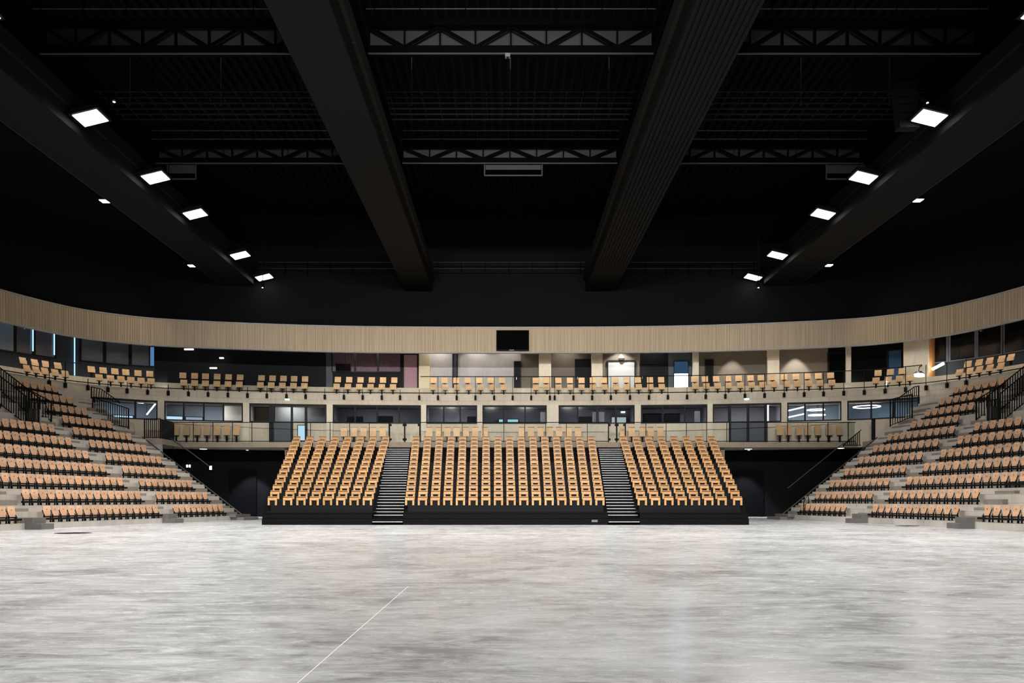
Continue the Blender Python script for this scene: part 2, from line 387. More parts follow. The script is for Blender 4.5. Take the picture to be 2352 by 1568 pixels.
# gallery floor slab (straight front edge over the stand, landings at both ends)
YG = 54.3
mb = MB()
poly = [(-21.35, 51.2), (-21.35, YG), (23.3, YG), (23.3, 51.0), (25.4, 51.0)]
poly += [at_s(s_of(u), 1.5)[:2] for u in range(2110, 200, -60)] + [(-25.0, 51.2)]
mb.hexa([(p[0], p[1], 4.63) for p in poly], [(p[0], p[1], ZG) for p in poly]); struct(mb, 'floor_gallery', M_CONCW)
# black recess under the gallery
mb = MB(); mb.box(-27, 27, 58.2, 58.4, 0, 4.63); struct(mb, 'wall_recess', M_BLACKW)
for u0, u1 in ((654, 666), (1655.5, 1664.5)):      # concrete piers carrying the gallery beside the tribune
    mb = MB(); mb.box(uY(u0, 55, 0)[0], uY(u1, 55, 0)[0], 55, 55.4, 0, 4.63); struct(mb, 'trim_%d' % (40 + (u0 > 1000)), M_CONCW)
# door leaves in the recess wall
for i, (u0, u1) in enumerate(((528, 586), (1686, 1750))):
    y = 58.12; X = lambda u: (u - UC) / F * y
    d = thing('door_%d' % (i + 1), None, None, ((X(u0) + X(u1)) / 2, y, 0), kind='structure')
    mb = MB(); mb.box(X(u0), X(u1), y, y + .06, 0, zat(1083, y)); mb.build('leaf', M_BLACKC, d)
    mb = MB(); zt = zat(1083, y)
    for xa, xb in ((X(u0) - .1, X(u0)), (X(u1), X(u1) + .1)): mb.box(xa, xb, y - .04, y + .07, 0, zt + .1)
    mb.box(X(u0), X(u1), y - .04, y + .07, zt, zt + .1); mb.build('frame', M_BLACKC, d)

# ------------------------------------------------------------------ gallery windows and rooms behind
COLS = [(362, 377), (558, 572.5), (750, 764), (967, 979), (1096, 1108), (1256, 1283), (1458, 1472), (1625, 1637), (1795, 1808), (1933, 1946)]
for i, (a, b) in enumerate(COLS):
    struct(ublock(a, b, -0.08, 0.4, ZG, ZR - .72), 'trim_%d' % (i + 3), M_COLUMN)
WIN = [(215, 362, (311,)), (377, 558, (422, 468, 513)), (572.5, 750, (623, 703)), (764, 967, (815.6, 866, 917)), (979, 1096, (1019, 1057)),
       (1108, 1256, (1157, 1206)), (1283, 1458, (1327, 1371, 1414)), (1472, 1625, (1522, 1573)), (1637, 1795, (1674, 1717, 1757)),
       (1808, 1933, (1849, 1891)), (1946, 2110, (2001, 2053))]
for i, (a, b, mul) in enumerate(WIN):
    sa, sb = s_of(a, .1), s_of(b, .1); P = at_s((sa + sb) / 2, .1)
    w = thing('window_%d' % (i + 1), None, None, (P[0], P[1], WZ0), kind='structure')
    mb = MB(); fw = 0.085
    wall_block(mb, sa, sb, 0.08, 0.24, WZ0, WZ0 + fw); wall_block(mb, sa, sb, 0.08, 0.24, WZ1 - fw, WZ1)
    for e0, e1 in ((sa, sa + fw), (sb - fw, sb)): wall_block(mb, e0, e1, 0.08, 0.24, WZ0 + fw, WZ1 - fw)
    mb.build('frame', M_FRAME, w)
    edges = [sa + fw] + [s_of(m, .1) for m in mul] + [sb - fw]
    for e in edges[1:-1]:
        mb = MB(); wall_block(mb, e - .05, e + .05, 0.08, 0.22, WZ0 + fw, WZ1 - fw); mb.build('mullion', M_FRAME, w)
    for e0, e1 in zip(edges, edges[1:]):
        mb = MB(); wall_strip(mb, e0 + .05, e1 - .05, 0.16, WZ0 + fw, WZ1 - fw, 5); mb.build('pane', M_GLASSW, w)
# rooms: back wall, floor, ceiling, partitions behind each column
mb = MB(); wall_block(mb, s_of(190), s_of(2135), 0.4, 6.2, 7.98, 8.1); struct(mb, 'ceiling_rooms', M_ROOMD)
mb = MB(); wall_block(mb, s_of(190), s_of(2135), 0.36, 6.2, ZG - .2, ZG); struct(mb, 'floor_rooms', M_ROOMD)
edges = [205] + [(a + b) / 2 for a, b in COLS] + [2118]
BACK = [M_ROOMB, M_ROOMB, M_ROOMC, M_ROOMW, M_ROOMW, M_ROOMW, M_ROOMW, M_ROOMW, M_ROOMW, M_ROOMB, M_ROOMB]
ROOM_L = [(0.74, 0.88, 1.0, 9), (0.88, 0.95, 1.0, 2.6), (1.0, 0.93, 0.76, 3.0), (0.9, 0.94, 1, 1.3), (0.9, 0.92, 1, 1.6), (0.85, 0.9, 1, 1.0), (0.9, 0.93, 1, 1.1), (0.9, 0.93, 1, 1.0), (1, 0.95, 0.95, 2.0), (0.80, 0.96, 1, 9), (0.55, 0.80, 1, 6)]
for i, (a, b) in enumerate(zip(edges, edges[1:])):
    mb = MB(); sa, sb = s_of(a), s_of(b); wall_strip(mb, sa - .3, sb + .3, 5.2, ZG, 7.98); struct(mb, 'wall_room', BACK[i])
    if i:
        mb = MB(); P = at_s(sa, 0.45); Q = at_s(sa, 5.2); mb.bar((P[0], P[1], 6.475), (Q[0], Q[1], 6.475), .14, 3.0); struct(mb, 'wall_partition', M_ROOMW)
    # an out-of-sight ceiling lamp added to every room to light it
    r, g, bl, st = ROOM_L[i]
    P = at_s((sa + sb) / 2, 2.6)
    lt = thing('added_room_lamp', 'added unseen ceiling lamp in the %s room behind the gallery windows, counted from the far left' % ORD[i], 'ceiling light', (P[0], P[1], 7.98), group='added gallery room lights')
    lt['label'] = 'added unseen ceiling lamp inside the %s window room counted from the left stand' % ORD[i]
    mb = MB(); mb.box(P[0] - .75, P[0] + .75, P[1] - .15, P[1] + .15, 7.92, 7.98); mb.build('housing', M_CHAR, lt)
    mb = MB(); mb.box(P[0] - .7, P[0] + .7, P[1] - .12, P[1] + .12, 7.90, 7.92); mb.build('diffuser', emit('room_glow', (r, g, bl), st * (9.0 if i in (0, 9, 10) else 32.0)), lt)
def uY(u, y, z): return ((u - UC) / F * y, y, z)
# dark furniture and lit openings inside the rooms
def room_box(name, label, cat, u0, u1, v0, v1, off, depth, mat, trim=None):
    s0, s1 = s_of(u0, off), s_of(u1, off); P = at_s((s0 + s1) / 2, off); z0, z1 = ZG, zat(v0, P[1])
    t = thing(name, label, cat, (P[0], P[1], z0)); mb = MB(); wall_block(mb, s0, s1, off, off + depth, z0, z1); mb.build('body', mat, t)
    mb = MB(); wall_block(mb, s0 + .03, s1 - .03, off - .02, off, z0 + .03, z1 - .05); mb.build('door', trim or M_CHAR, t)
    return t
room_box('cabinet', 'dark low cabinet behind the window with four panes, beside its first mullion', 'cabinet', 796, 835, 955, 1000, 2.5, .6, M_ROOMD)
room_box('cabinet', 'long black cabinet behind the third pane of the window right of the aisle gate', 'cabinet', 868, 901, 955, 1000, 2.5, .6, M_CHAR)
room_box('cabinet', 'black cabinet at the far corner of the three pane window', 'cabinet', 1073, 1094, 956, 1000, 2.5, .6, M_CHAR)
room_box('cabinet', 'wide black cabinet under the left panes of the seating tribune axis window', 'cabinet', 1330, 1360, 956, 1000, 2.5, .6, M_CHAR)
room_box('cabinet', 'long black sideboard behind the panes over the right tribune block', 'cabinet', 1478, 1520, 949, 1000, 2.5, .6, M_CHAR)
room_box('cabinet', 'second black sideboard behind the middle pane over the right tribune block', 'cabinet', 1526, 1562, 949, 1000, 2.5, .6, M_CHAR)
def lit_patch(name, label, cat, u0, u1, v0, v1, off, mat):
    s0, s1 = s_of(u0, off), s_of(u1, off); P = at_s((s0 + s1) / 2, off); z0, z1 = zat(v1, P[1]), zat(v0, P[1])
    t = thing(name, label, cat, (P[0], P[1], z0)) if label else thing(name, None, None, (P[0], P[1], z0), kind='structure')
    mb = MB(); wall_block(mb, s0 - .05, s1 + .05, off, off + .06, z0 - .05, z1 + .05); mb.build('frame', M_FRAME, t)
    mb = MB(); wall_strip(mb, s0, s1, off - .01, z0, z1); mb.build('pane', mat, t); return t
lit_patch('window_12', None, None, 1146, 1155, 963, 972, 4.9, E_CYAN); lit_patch('window_13', None, None, 1166, 1190, 963, 972, 4.9, E_CYAN)
E_PALE = emit('pale_door_glow', (0.62, 0.72, 0.72), 0.55)
lit_patch('window_14', None, None, 1405, 1412, 958, 973, 4.9, E_PALE); lit_patch('window_15', None, None, 1417, 1438, 958, 973, 4.9, E_PALE)
E_WHITEB = emit('lit_room_band_glow', (0.55, 0.78, 1.0), 0.9)
lit_patch('window_16', None, None, 225, 305, 953, 966, 4.9, E_WHITEB); lit_patch('window_17', None, None, 380, 419, 956, 968, 4.9, E_WHITEB); lit_patch('window_18', None, None, 427, 465, 958, 968, 4.9, emit('dim_room_band_glow', (.5, .65, .8), .5))  # glowing bands stand in for the lit lower part of the rooms
struct(ublock(511, 563, 3.2, 3.3, ZG, 7.97), 'wall_room', M_ROOMC)
struct(ublock(632, 747, 3.2, 3.3, ZG, 7.97), 'wall_room', M_SLATE)
for i, (u0, u1) in enumerate(((1241, 1253), (1361, 1369), (1376, 1388), (1595, 1608))):     # pale upright panels standing inside the rooms
    struct(ublock(u0, u1, 1.6, 1.68, ZG, 7.6), 'trim_%d' % (50 + i), M_GREYP)
# LED ring pendants and line lamps seen through the windows
def ring_light(u, v, ru, label, mat, off=2.6):
    P = at_s(s_of(u, off), off); z = zat(v, P[1]); R = ru * P[1] / F
    t = thing('ring_pendant', label, 'pendant lamp', (P[0], P[1], z), group='ring pendants behind the windows')
    mb = MB(); mb.tube([(P[0] + R * math.cos(a * PI / 18), P[1] + R * math.sin(a * PI / 18), z) for a in range(37)], 0.03, 6); mb.build('ring', mat, t)
    for a in (0.3, 2.4, 4.5):
        mb = MB(); mb.tube([(P[0] + R * math.cos(a), P[1] + R * math.sin(a), z), (P[0] + R * math.cos(a), P[1] + R * math.sin(a), 7.98)], .012, 5); mb.build('cable', M_STEEL, t)
ring_light(1991, 934, 29, 'large white ring pendant behind the blue window beside the right stand', E_RING)
ring_light(1874, 941, 19, 'upper white ring pendant behind the three pane window next to plank seats', E_RING)
ring_light(1876, 953, 18, 'lower white ring pendant behind the three pane window next to plank seats', E_RING, 2.9)
def line_lamp(u0, v0, u1, v1, label, mat, off=2.4, r=.05):
    A = at_s(s_of(u0, off), off); B = at_s(s_of(u1, off), off)
    a = Vector((A[0], A[1], zat(v0, A[1]))); b = Vector((B[0], B[1], zat(v1, B[1])))
    t = thing('line_lamp', label, 'line lamp', (a + b) / 2)
    mb = MB(); mb.tube([a, b], r, 6); mb.build('tube', mat, t)
    mb = MB(); mb.tube([a, (a.x, a.y, 7.98)], .012, 5); mb.build('cable', M_STEEL, t)
    mb = MB(); mb.tube([b, (b.x, b.y, 7.98)], .012, 5); mb.build('cable', M_STEEL, t)
line_lamp(337, 952, 357, 927, 'slanting white strip lamp behind the window nearest the left stand', E_RING)
line_lamp(316, 924, 330, 925, 'short white ceiling strip beside the slanting lamp in that window', E_RING)
line_lamp(1810, 943, 1848, 934, 'upper cool strip lamp slanting across the pane beside ring pendants', E_COOL)
line_lamp(1811, 958, 1848, 950, 'lower cool strip lamp slanting across the pane beside ring pendants', E_COOL)
line_lamp(1764, 930, 1764, 968, 'vertical white strip lamp just beside the gallery door frame', E_COOL, 1.2)
# glazed gallery doors (dark leaf + frame standing in front of the parapet)
def gallery_door(name, posts, u0, u1, panels):
    P = at_s(s_of((u0 + u1) / 2, 0), -.02); d = thing(name, None, None, (P[0], P[1], ZG), kind='structure')
    mb = MB()
    for a, b in posts: wall_block(mb, s_of(a), s_of(b), -.06, .06, ZG, WZ1)
    mb.build('frame', M_FRAME, d)
    for a, b in panels:
        mb = MB(); wall_block(mb, s_of(a), s_of(b), -.02, .04, ZG + .05, WZ0); mb.build('leaf', M_SLATE, d)
gallery_door('door_3', ((618, 629), (668, 673), (700, 706)), 618, 706, ((629, 668),))
gallery_door('door_4', ((1674, 1679), (1715, 1721), (1755, 1761)), 1676, 1760, ((1679, 1715), (1721, 1755)))
lit_patch('window_19', None, None, 684.5, 700, 977, 1011, -.06, emit('blue_white_window', (0.55, 0.80, 1.0), 0.72))

# ------------------------------------------------------------------ balcony back walls (behind the ring)
OB = 4.6
ZB0, ZB1 = ZR2, 13.0
SEG = [(355, 749, M_CHAR), (749, 764, M_SLATE), (764, 962, M_CHAR), (987, 1040, M_GREYP), (1040, 1050, M_CHAR), (1050, 1142, M_GREYP), (1142, 1196, M_GREYP), (1196, 1238, M_TAUPE),
       (1238, 1385, M_TAUPE), (1385, 1470, M_TAUPE), (1470, 1535, M_CHAR), (1535, 1594, M_SLATE), (1594, 1763, M_TAUPE), (1763, 1902, M_TAUPE), (1902, 2075, M_BLACKW), (2133, 2400, M_PANELD), (-60, 355, M_PANELD)]
for a, b, m in SEG:
    off = OB
    struct(ublock(a, b, off, off + .2, ZB0, ZB1), 'wall_balcony', m)
struct(ublock(962, 987, OB - .5, OB + .2, ZB0, ZB1), 'trim_13', M_CREAM)
n_trim = 14
for a, b, off in ((1238, 1266, 3.3), (1359, 1384, 3.3), (1592, 1605, 3.3), (1763, 1790, 3.3), (1943, 1955, 3.3)):
    struct(ublock(a, b, off, off + .5, ZB0, ZB1), 'trim_%d' % n_trim, M_COLUMN); n_trim += 1
struct(ublock(2075, 2133, 3.4, 3.7, ZB0, ZB1), 'wall_balcony', M_COLUMN)
struct(ublock(2133, 2137, 3.5, 4.6, ZB0, ZB1), 'trim_%d' % n_trim, M_ORANGE); n_trim += 1
# panel joints on the grey concrete
def bdoor(n, u0, u1, v0, mat, frame=M_FRAME, off=OB - .04):
    P = at_s(s_of((u0 + u1) / 2, off), off); zt = zat(v0, P[1]); sa, sb = s_of(u0, off), s_of(u1, off)
    d = thing('door_%d' % n, None, None, (P[0], P[1], ZB0), kind='structure')
    mb = MB(); wall_block(mb, sa, sb, off - .02, off, ZB0, zt); mb.build('leaf', mat, d)
    mb = MB()
    for e0, e1 in ((sa - .09, sa), (sb, sb + .09)): wall_block(mb, e0, e1, off - .06, off + .02, ZB0, zt + .09)
    wall_block(mb, sa, sb, off - .06, off + .02, zt, zt + .09); mb.build('frame', frame, d)
    mb = MB(); h = at_s(sa + .1, off - .07); mb.tube([(h[0], h[1], ZB0 + .95), (h[0], h[1], ZB0 + 1.15)], .02, 6); mb.build('handle', M_METAL, d)
bdoor(5, 928, 958, 815, M_BURG); bdoor(6, 1323, 1358, 827, M_CHAR); bdoor(7, 1183, 1194, 832, M_CHAR); bdoor(8, 1622, 1636, 828, M_CHAR)
bdoor(9, 1397, 1457, 830, M_DOORW); bdoor(10, 1472, 1528, 836, M_CHAR); bdoor(11, 1042, 1049, 812, M_ROOMD)
bdoor(12, 2042, 2070, 805, M_NAVY); bdoor(13, 1904, 1940, 812, M_BLACKC)
# burgundy-curtained windows with a dark panel below
def bwin(n, u0, u1, v0, v1, mat, off=OB - .05, depth=0.0):
    sa, sb = s_of(u0, off), s_of(u1, off); P = at_s((sa + sb) / 2, off); z0, z1 = zat(v1, P[1]), min(zat(v0 - 12, P[1]), ZB1 - .1)
    w = thing('window_%d' % n, None, None, (P[0], P[1], z0), kind='structure'); fw = .07; mb = MB()
    wall_block(mb, sa - fw, sb + fw, off - .06, off + .04, z0 - fw, z0); wall_block(mb, sa - fw, sb + fw, off - .06, off + .04, z1, z1 + fw)
    wall_block(mb, sa - fw, sa, off - .06, off + .04, z0, z1); wall_block(mb, sb, sb + fw, off - .06, off + .04, z0, z1); mb.build('frame', M_MULL if n >= 29 and n < 33 else M_FRAME, w)
    if mat is M_BURG:      # hanging curtain folds behind the pane
        mb = MB(); n_ = int((sb - sa) / .05); ps = [sa + (sb - sa) * i / n_ for i in range(n_ + 1)]
        for i in range(n_):
            A = at_s(ps[i], off + .03 * math.sin(i * 1.9)); B = at_s(ps[i + 1], off + .03 * math.sin((i + 1) * 1.9))
            mb.face([(A[0], A[1], z0), (B[0], B[1], z0), (B[0], B[1], z1), (A[0], A[1], z1)])
        mb.build('curtain', mat, w)
    else:
        mb = MB(); wall_strip(mb, sa, sb, off, z0, z1); mb.build('backing', mat, w)
    mb = MB(); wall_strip(mb, sa, sb, off - .05, z0, z1); mb.build('pane', M_GLASSW, w)
bwin(20, 764, 813, 809, 853, M_BURG); bwin(21, 818, 866, 809, 853, M_BURG); bwin(22, 871, 919, 809, 853, M_BURG)
M_NIGHT = plain('night_blue_blind', (0.22, 0.245, 0.30), .6, .2); M_NIGHT2 = plain('pale_blue_blind', (0.50, 0.70, 0.85), .6, .2)
for n, (a, b, m) in enumerate(((-4, 31, M_NIGHT2), (37, 73, M_NIGHT), (81, 124, M_NIGHT), (187, 236, M_NIGHT), (244, 295, M_NIGHT), (303, 352, M_NIGHT))):
    off = OB - .05; P = at_s(s_of((a + b) / 2, off), off); bwin(23 + n, a, b, VC - (12.4 - H) * F / P[1], VC - (10.6 - H) * F / P[1], m)
for n, (a, b) in enumerate(((2141, 2174), (2184, 2239), (2248, 2300), (2309, 2360))):
    off = OB - .05; P = at_s(s_of((a + b) / 2, off), off); bwin(29 + n, a, b, VC - (12.4 - H) * F / P[1], VC - (10.45 - H) * F / P[1], M_CHAR)
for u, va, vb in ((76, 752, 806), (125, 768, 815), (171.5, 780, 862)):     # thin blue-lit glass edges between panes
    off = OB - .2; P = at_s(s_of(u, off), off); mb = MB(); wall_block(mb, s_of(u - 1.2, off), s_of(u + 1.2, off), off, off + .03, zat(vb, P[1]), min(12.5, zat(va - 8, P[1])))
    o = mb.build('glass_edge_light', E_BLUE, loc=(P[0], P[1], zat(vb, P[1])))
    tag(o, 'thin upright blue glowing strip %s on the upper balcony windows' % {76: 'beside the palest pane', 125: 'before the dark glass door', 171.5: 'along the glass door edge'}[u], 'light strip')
off = OB - .1
lit_patch('window_40', None, None, 1549, 1580, 858, 893, off, E_DAY); lit_patch('window_41', None, None, 1549, 1580, 830, 857, off, E_DAYD)
lit_patch('window_42', None, None, 345, 354, 797, 840, off, emit('blue_pane_glow', (.10, .25, .45), .6))
# screen with dark picture below the curtains
room = None
def wall_screen(name, label, u0, u1, v0, v1, off, parts=True):
    sa, sb = s_of(u0, off), s_of(u1, off); P = at_s((sa + sb) / 2, off); Q = at_s(sa, off); R_ = at_s(sb, off); z0, z1 = zat(v1, P[1]), zat(v0, P[1])
    t = thing(name, label, 'screen', (P[0], P[1], z0))
    mb = MB(); wall_block(mb, sa, sb, off, off + .1, z0, z1, 9); mb.build('casing', M_STEEL, t)
    mb = MB(); wall_block(mb, sa + .04, sb - .04, off - .012, off, z0 + .07, z1 - .04, 9); mb.build('display', M_SCREEN, t)
    return t, P, z0, z1, sa, sb
t, P, z0, z1, sa, sb = wall_screen('television', 'large black television fixed on the slatted timber band above the tribune', 1140, 1215, 758, 805, -.22)
mb = MB(); wall_block(mb, (sa + sb) / 2 - .25, (sa + sb) / 2 + .1, -.24, -.225, z0 + .025, z0 + .05, 9); mb.build('logo_plate', M_WHITE, t)
mb = MB(); wall_block(mb, sa + .5, sb - .5, -.12, .0, z0 + .35, z1 - .35, 9); mb.build('wall_mount', M_STEEL, t)
wall_screen('television', 'small black screen standing before the burgundy curtains on the upper balcony', 771, 806, 835, 853, OB - .25)

# ------------------------------------------------------------------ balcony railing: posts, glass, rails
def ring_pt(u, off, z): P = at_s(s_of(u, off), off); return Vector((P[0], P[1], z))
rail = thing('balcony_railing', 'glass balustrade with dark posts running along the upper balcony edge', 'railing', ring_pt(1164, 0, ZR))
mb = MB(); n = 160; mb.tube([at_s(TOT * .12 + TOT * .76 * i / n, -.10)[:2] + (ZR + .07,) for i in range(n + 1)], .035, 6); mb.build('bottom_rail', M_STEEL, rail)
mb = MB(); sa, sb = s_of(965, -.05), s_of(2118, -.05); mb.tube([at_s(sa + (sb - sa) * i / 90, -.06)[:2] + (9.66,) for i in range(91)], .03, 6); mb.build('top_rail', M_STEEL, rail)
mb = MB(); sa, sb = s_of(-30, -.05), s_of(188, -.05); mb.tube([at_s(sa + (sb - sa) * i / 30, -.06)[:2] + (9.66,) for i in range(31)], .03, 6); mb.build('top_rail', M_STEEL, rail)
POST_U = [1 + 0 * i for i in range(0)]
pu = [113, 150, 202, 248, 292, 339, 386.5, 433, 478, 523.5, 568.5, 613, 658, 702, 746, 790, 833, 877, 919, 963, 1006, 1049, 1092, 1135, 1177.5, 1220, 1263, 1274, 1317, 1360, 1403, 1447, 1490.5, 1534, 1578, 1621, 1666, 1711, 1756, 1801, 1847, 1891.5, 1938, 1985, 2033, 2080, 2127, 2175, 2219]
for i, u in enumerate(pu):
    s = s_of(u, -.05); P = at_s(s, -.06); Q = at_s(s, .02); zt = 9.66 if (u > 964 or u < 190) else 8.8
    mb = MB(); mb.bar((P[0], P[1], ZR - .15), (P[0], P[1], zt - .02), .035); po = mb.build('post', M_STEEL, rail)
    mb = MB(); t0 = at_s(s, -.14); mb.bar((P[0], P[1], ZR - .40), (P[0], P[1], ZR - .10), .14, .16); mb.build('bracket', M_STEEL, po)
for a, b in zip(pu, pu[1:]):
    if b - a < 15: continue
    sa, sb = s_of(a, -.05) + .05, s_of(b, -.05) - .05
    mb = MB(); wall_strip(mb, sa, sb, -.05, ZR + .1, 9.62, 9); mb.build('glass_pane', M_GLASS, rail)
# gallery railing (straight)
def X54(u): return (u - UC) / F * (YG + .05)
gr = thing('gallery_railing', 'glass railing with black handrail along the gallery behind the tribune', 'railing', (0, YG + .05, ZG))
spans = [(399, 893), (966, 1397), (1437, 1995)]
yy = YG + .06
for a, b in spans:
    mb = MB(); mb.tube([(X54(a), yy, 6.27), (X54(b), yy, 6.27)], .03, 6); mb.build('top_rail', M_STEEL, gr)
    mb = MB(); mb.bar((X54(a), yy, ZG + .06), (X54(b), yy, ZG + .06), .04, .05); mb.build('bottom_rail', M_STEEL, gr)
    n = max(1, round((b - a) / 47)); us = [a + (b - a) * i / n for i in range(n + 1)]
    for u in us:
        mb = MB(); mb.bar((X54(u), yy, ZG), (X54(u), yy, 6.25), .04); mb.build('post', M_STEEL, gr)
    for a2, b2 in zip(us, us[1:]):
        mb = MB(); mb.face([(X54(a2) + .05, yy, ZG + .12), (X54(b2) - .05, yy, ZG + .12), (X54(b2) - .05, yy, 6.2), (X54(a2) + .05, yy, 6.2)]); mb.build('glass_pane', M_GLASS, gr)
for i, (a, b) in enumerate(((895, 964), (1398, 1436))):      # double glass gates at the heads of the aisles
    g = thing('glass_gate', 'double glass gate with black corner clamps at the head of the %s aisle' % ('left' if i == 0 else 'right'), 'gate', (X54((a + b) / 2), yy, ZG), group='glass gates')
    m = (a + b) / 2 if i == 0 else 1416.5
    for u0, u1 in ((a + 2, m - 2), (m + 2, b - 2)):
        mb = MB(); mb.face([(X54(u0), yy, ZG + .1), (X54(u1), yy, ZG + .1), (X54(u1), yy, 6.18), (X54(u0), yy, 6.18)]); p = mb.build('leaf', M_GLASS, g)
        mb = MB()
        for u in (u0, u1):
            for z in (ZG + .18, 6.1): mb.box(X54(u) - .07, X54(u) + .07, yy - .05, yy + .05, z - .07, z + .07)
        mb.build('clamp', M_STEEL, p)
    mb = MB()
    mb.bar((X54(m), yy, ZG), (X54(m), yy, 6.24), .09); mb.build('post', M_STEEL, g)
    mb = MB(); mb.bar((X54(a), yy, ZG), (X54(a), yy, 6.24), .06); mb.build('post', M_STEEL, g)
    mb = MB(); mb.bar((X54(b), yy, ZG), (X54(b), yy, 6.24), .06); mb.build('post', M_STEEL, g)

# ------------------------------------------------------------------ retractable tribune
NR = 14; EY, ERHO = 1.015, 0.302
def row_y(k): return 40.0 + EY * k
def row_z(k): return 0.604 + ERHO * k
def lerp(a, b, t): return a + (b - a) * t
trib = thing('tribune', 'black retractable seating tribune in the middle with two white-nosed aisles', 'tribune', (0, 39, 0))
XL = lambda k: lerp(-11.75, -13.95, k / 13); XR = lambda k: lerp(11.55, 13.6, k / 13)
AL = lambda k: (lerp(-6.36, -7.56, k / 13), lerp(-4.89, -6.08, k / 13)); AR = lambda k: (lerp(4.78, 5.75, k / 13), lerp(6.28, 7.24, k / 13))
mb = MB(); mb.box(-11.55, 11.42, 39.0, 39.1, 0.0, 0.285); mb.build('lower_kickboard', M_TRIB, trib)
mb = MB(); mb.box(-11.5, 11.37, 39.06, 39.12, 0.25, 0.34); mb.build('kickboard_joint', M_BLACKC, trib)
for (a, b) in ((-11.5, AL(0)[0]), (AL(0)[1], AR(0)[0]), (AR(0)[1], 11.37)):
    mb = MB(); mb.box(a, b, 39.03, 39.1, 0.30, 0.604); mb.build('upper_kickboard', M_TRIB, trib)
for k in range(NR):
    y0 = row_y(k) - 1.0 if k == 0 else row_y(k) - .5; y1 = row_y(k) + EY - .5; z = row_z(k)
    for (a, b) in ((XL(k), AL(k)[0]), (AL(k)[1], AR(k)[0]), (AR(k)[1], XR(k))):
        if k == 0: a, b = max(a, -11.5), min(b, 11.37)
        mb = MB(); mb.box(a, b, y0, y1, z - .30 if k else z - .06, z); mb.build('platform', M_TRIB, trib)
        if k < 9:
            mb = MB(); mb.box(a + .12, b - .12, row_y(k) - .12, row_y(k) + .10, z, z + .315); mb.build('seat_beam', M_STEEL, trib)
mb = MB()
for a, b in ((-11.55, -11.4), (11.27, 11.42)): mb.box(a, b, 39.1, 44, 0, .55)
mb.build('side_skirt', M_TRIB, trib)
for fn in (AL, AR):
    st = thing('aisle_stair', None, None, (0, 0, 0)); st.parent = trib; st.location = (0, 0, 0)
    # solid stepped body
    mb = MB()
    for i in range(1, 30):
        k = (i - 1) / 28 * 13; a, b = fn(k); y = 39.0 + .465 * (i - 1); z = .151 * i
        mb.box(a, b, y, y + .47, max(0, z - .30), z)
    o = mb.build('steps', M_TRIB, None, loc=trib.location); o.location = (0, 0, 0); o.parent = st
    for i in range(1, 30):
        k = (i - 1) / 28 * 13; a, b = fn(k); y = 39.0 + .465 * (i - 1); z = .151 * i
        mb = MB(); mb.box(a + .02, b - .02, y - .012, y + .03, z - .026, z + .004)
        o = mb.build('nosing', M_NOSE, None, loc=trib.location); o.location = (0, 0, 0); o.parent = st
mb = MB(); mb.box(4.0, 4.28, 38.985, 39.0, .13, .24); mb.build('data_plate', M_LABELP, trib)

def seat_proto_tribune():
    t = thing('tribune_chair', 'x', 'seat')
    w = .222; nw = .126
    ply = [(-w, 0), (-nw, 0), (-nw, .175), (-nw + .02, .2), (nw - .02, .2), (nw, .175), (nw, 0), (w, 0), (w, .355), (w - .015, .372), (-w + .015, .372), (-w, .355)]
    # the concave polygon is cut into three convex slabs of one mesh
    mb = MB(); mb.panel([(-w, 0), (-nw, 0), (-nw, .215), (-w, .235)], -.03, -.008); mb.panel([(nw, 0), (w, 0), (w, .235), (nw, .215)], -.03, -.008)
    mb.panel([(-w, .235), (w, .235), (w, .348), (w - .015, .362), (-w + .015, .362), (-w, .348)], -.03, -.008); mb.build('seat_pan', M_PLYT, t)
    mb = MB(); mb.panel([(-w, .27), (w, .27), (w, .41), (w - .02, .43), (-w + .02, .43), (-w, .41)], .012, .034); mb.build('backrest', M_PLYT, t)
    mb = MB(); mb.box(-w + .005, w - .005, -.026, .012, .363, .402); mb.build('edge_strip', M_BRONZE, t)
    mb = MB(); mb.box(-.19, .19, .010, .03, 0, .268); mb.build('frame', M_STEEL, t)
    return t
TS = seat_proto_tribune(); first = True
tseats = []
for k in range(NR):
    t = k / 13; z = row_z(k) + .317; y = row_y(k)
    xs = []
    lx = [lerp(-10.59 + .642 * i, -12.66 + .813 * i, t) for i in range(7)]
    xs += [('left', 8, lerp(-11.33, -13.5, t))] + [('left', 7 - i, x) for i, x in enumerate(lx)]
    xs += [('middle', i + 1, lerp(-4.69 + .6127 * i, -5.83 + .7507 * i, t)) for i in range(16)]
    xs += [('right', i + 1, lerp(6.55 + .643 * i, 7.5 + .807 * i, t)) for i in range(7)] + [('right', 8, lerp(11.16, 13.15, t))]
    for blk, i, x in xs: tseats.append((blk, i, k, x, y, z))
def tlab(blk, i, k):
    row = 'front row' if k == 0 else '%s row up' % ORD[k]
    fr = {'left': 'from the left aisle', 'right': 'from the right aisle', 'middle': 'from the left aisle'}[blk]
    return 'slotted plywood seat %s %s, %s, %s tribune block' % (ORD[i - 1], fr, row, blk)
rest = []
for k in range(9, NR):      # upper rows stand on separate pedestals
    mb = MB()
    for (blk, i, kk, x, y, z) in tseats:
        if kk == k: mb.box(x - .17, x + .17, y - .1, y + .08, row_z(k), z - .002)
    mb.build('seat_pedestals', M_STEEL, trib)
for n, (blk, i, k, x, y, z) in enumerate(tseats):
    if n < 300:
        rz = random.uniform(-.01, .01)
        if n == 0: TS.location = (x, y, z); TS['label'] = tlab(blk, i, k); TS['group'] = 'plywood seats of the black tribune'
        else: copy_thing(TS, (x, y, z), rz, tlab(blk, i, k), 'plywood seats of the black tribune')
    else: rest.append((x, y, z, 0.0))
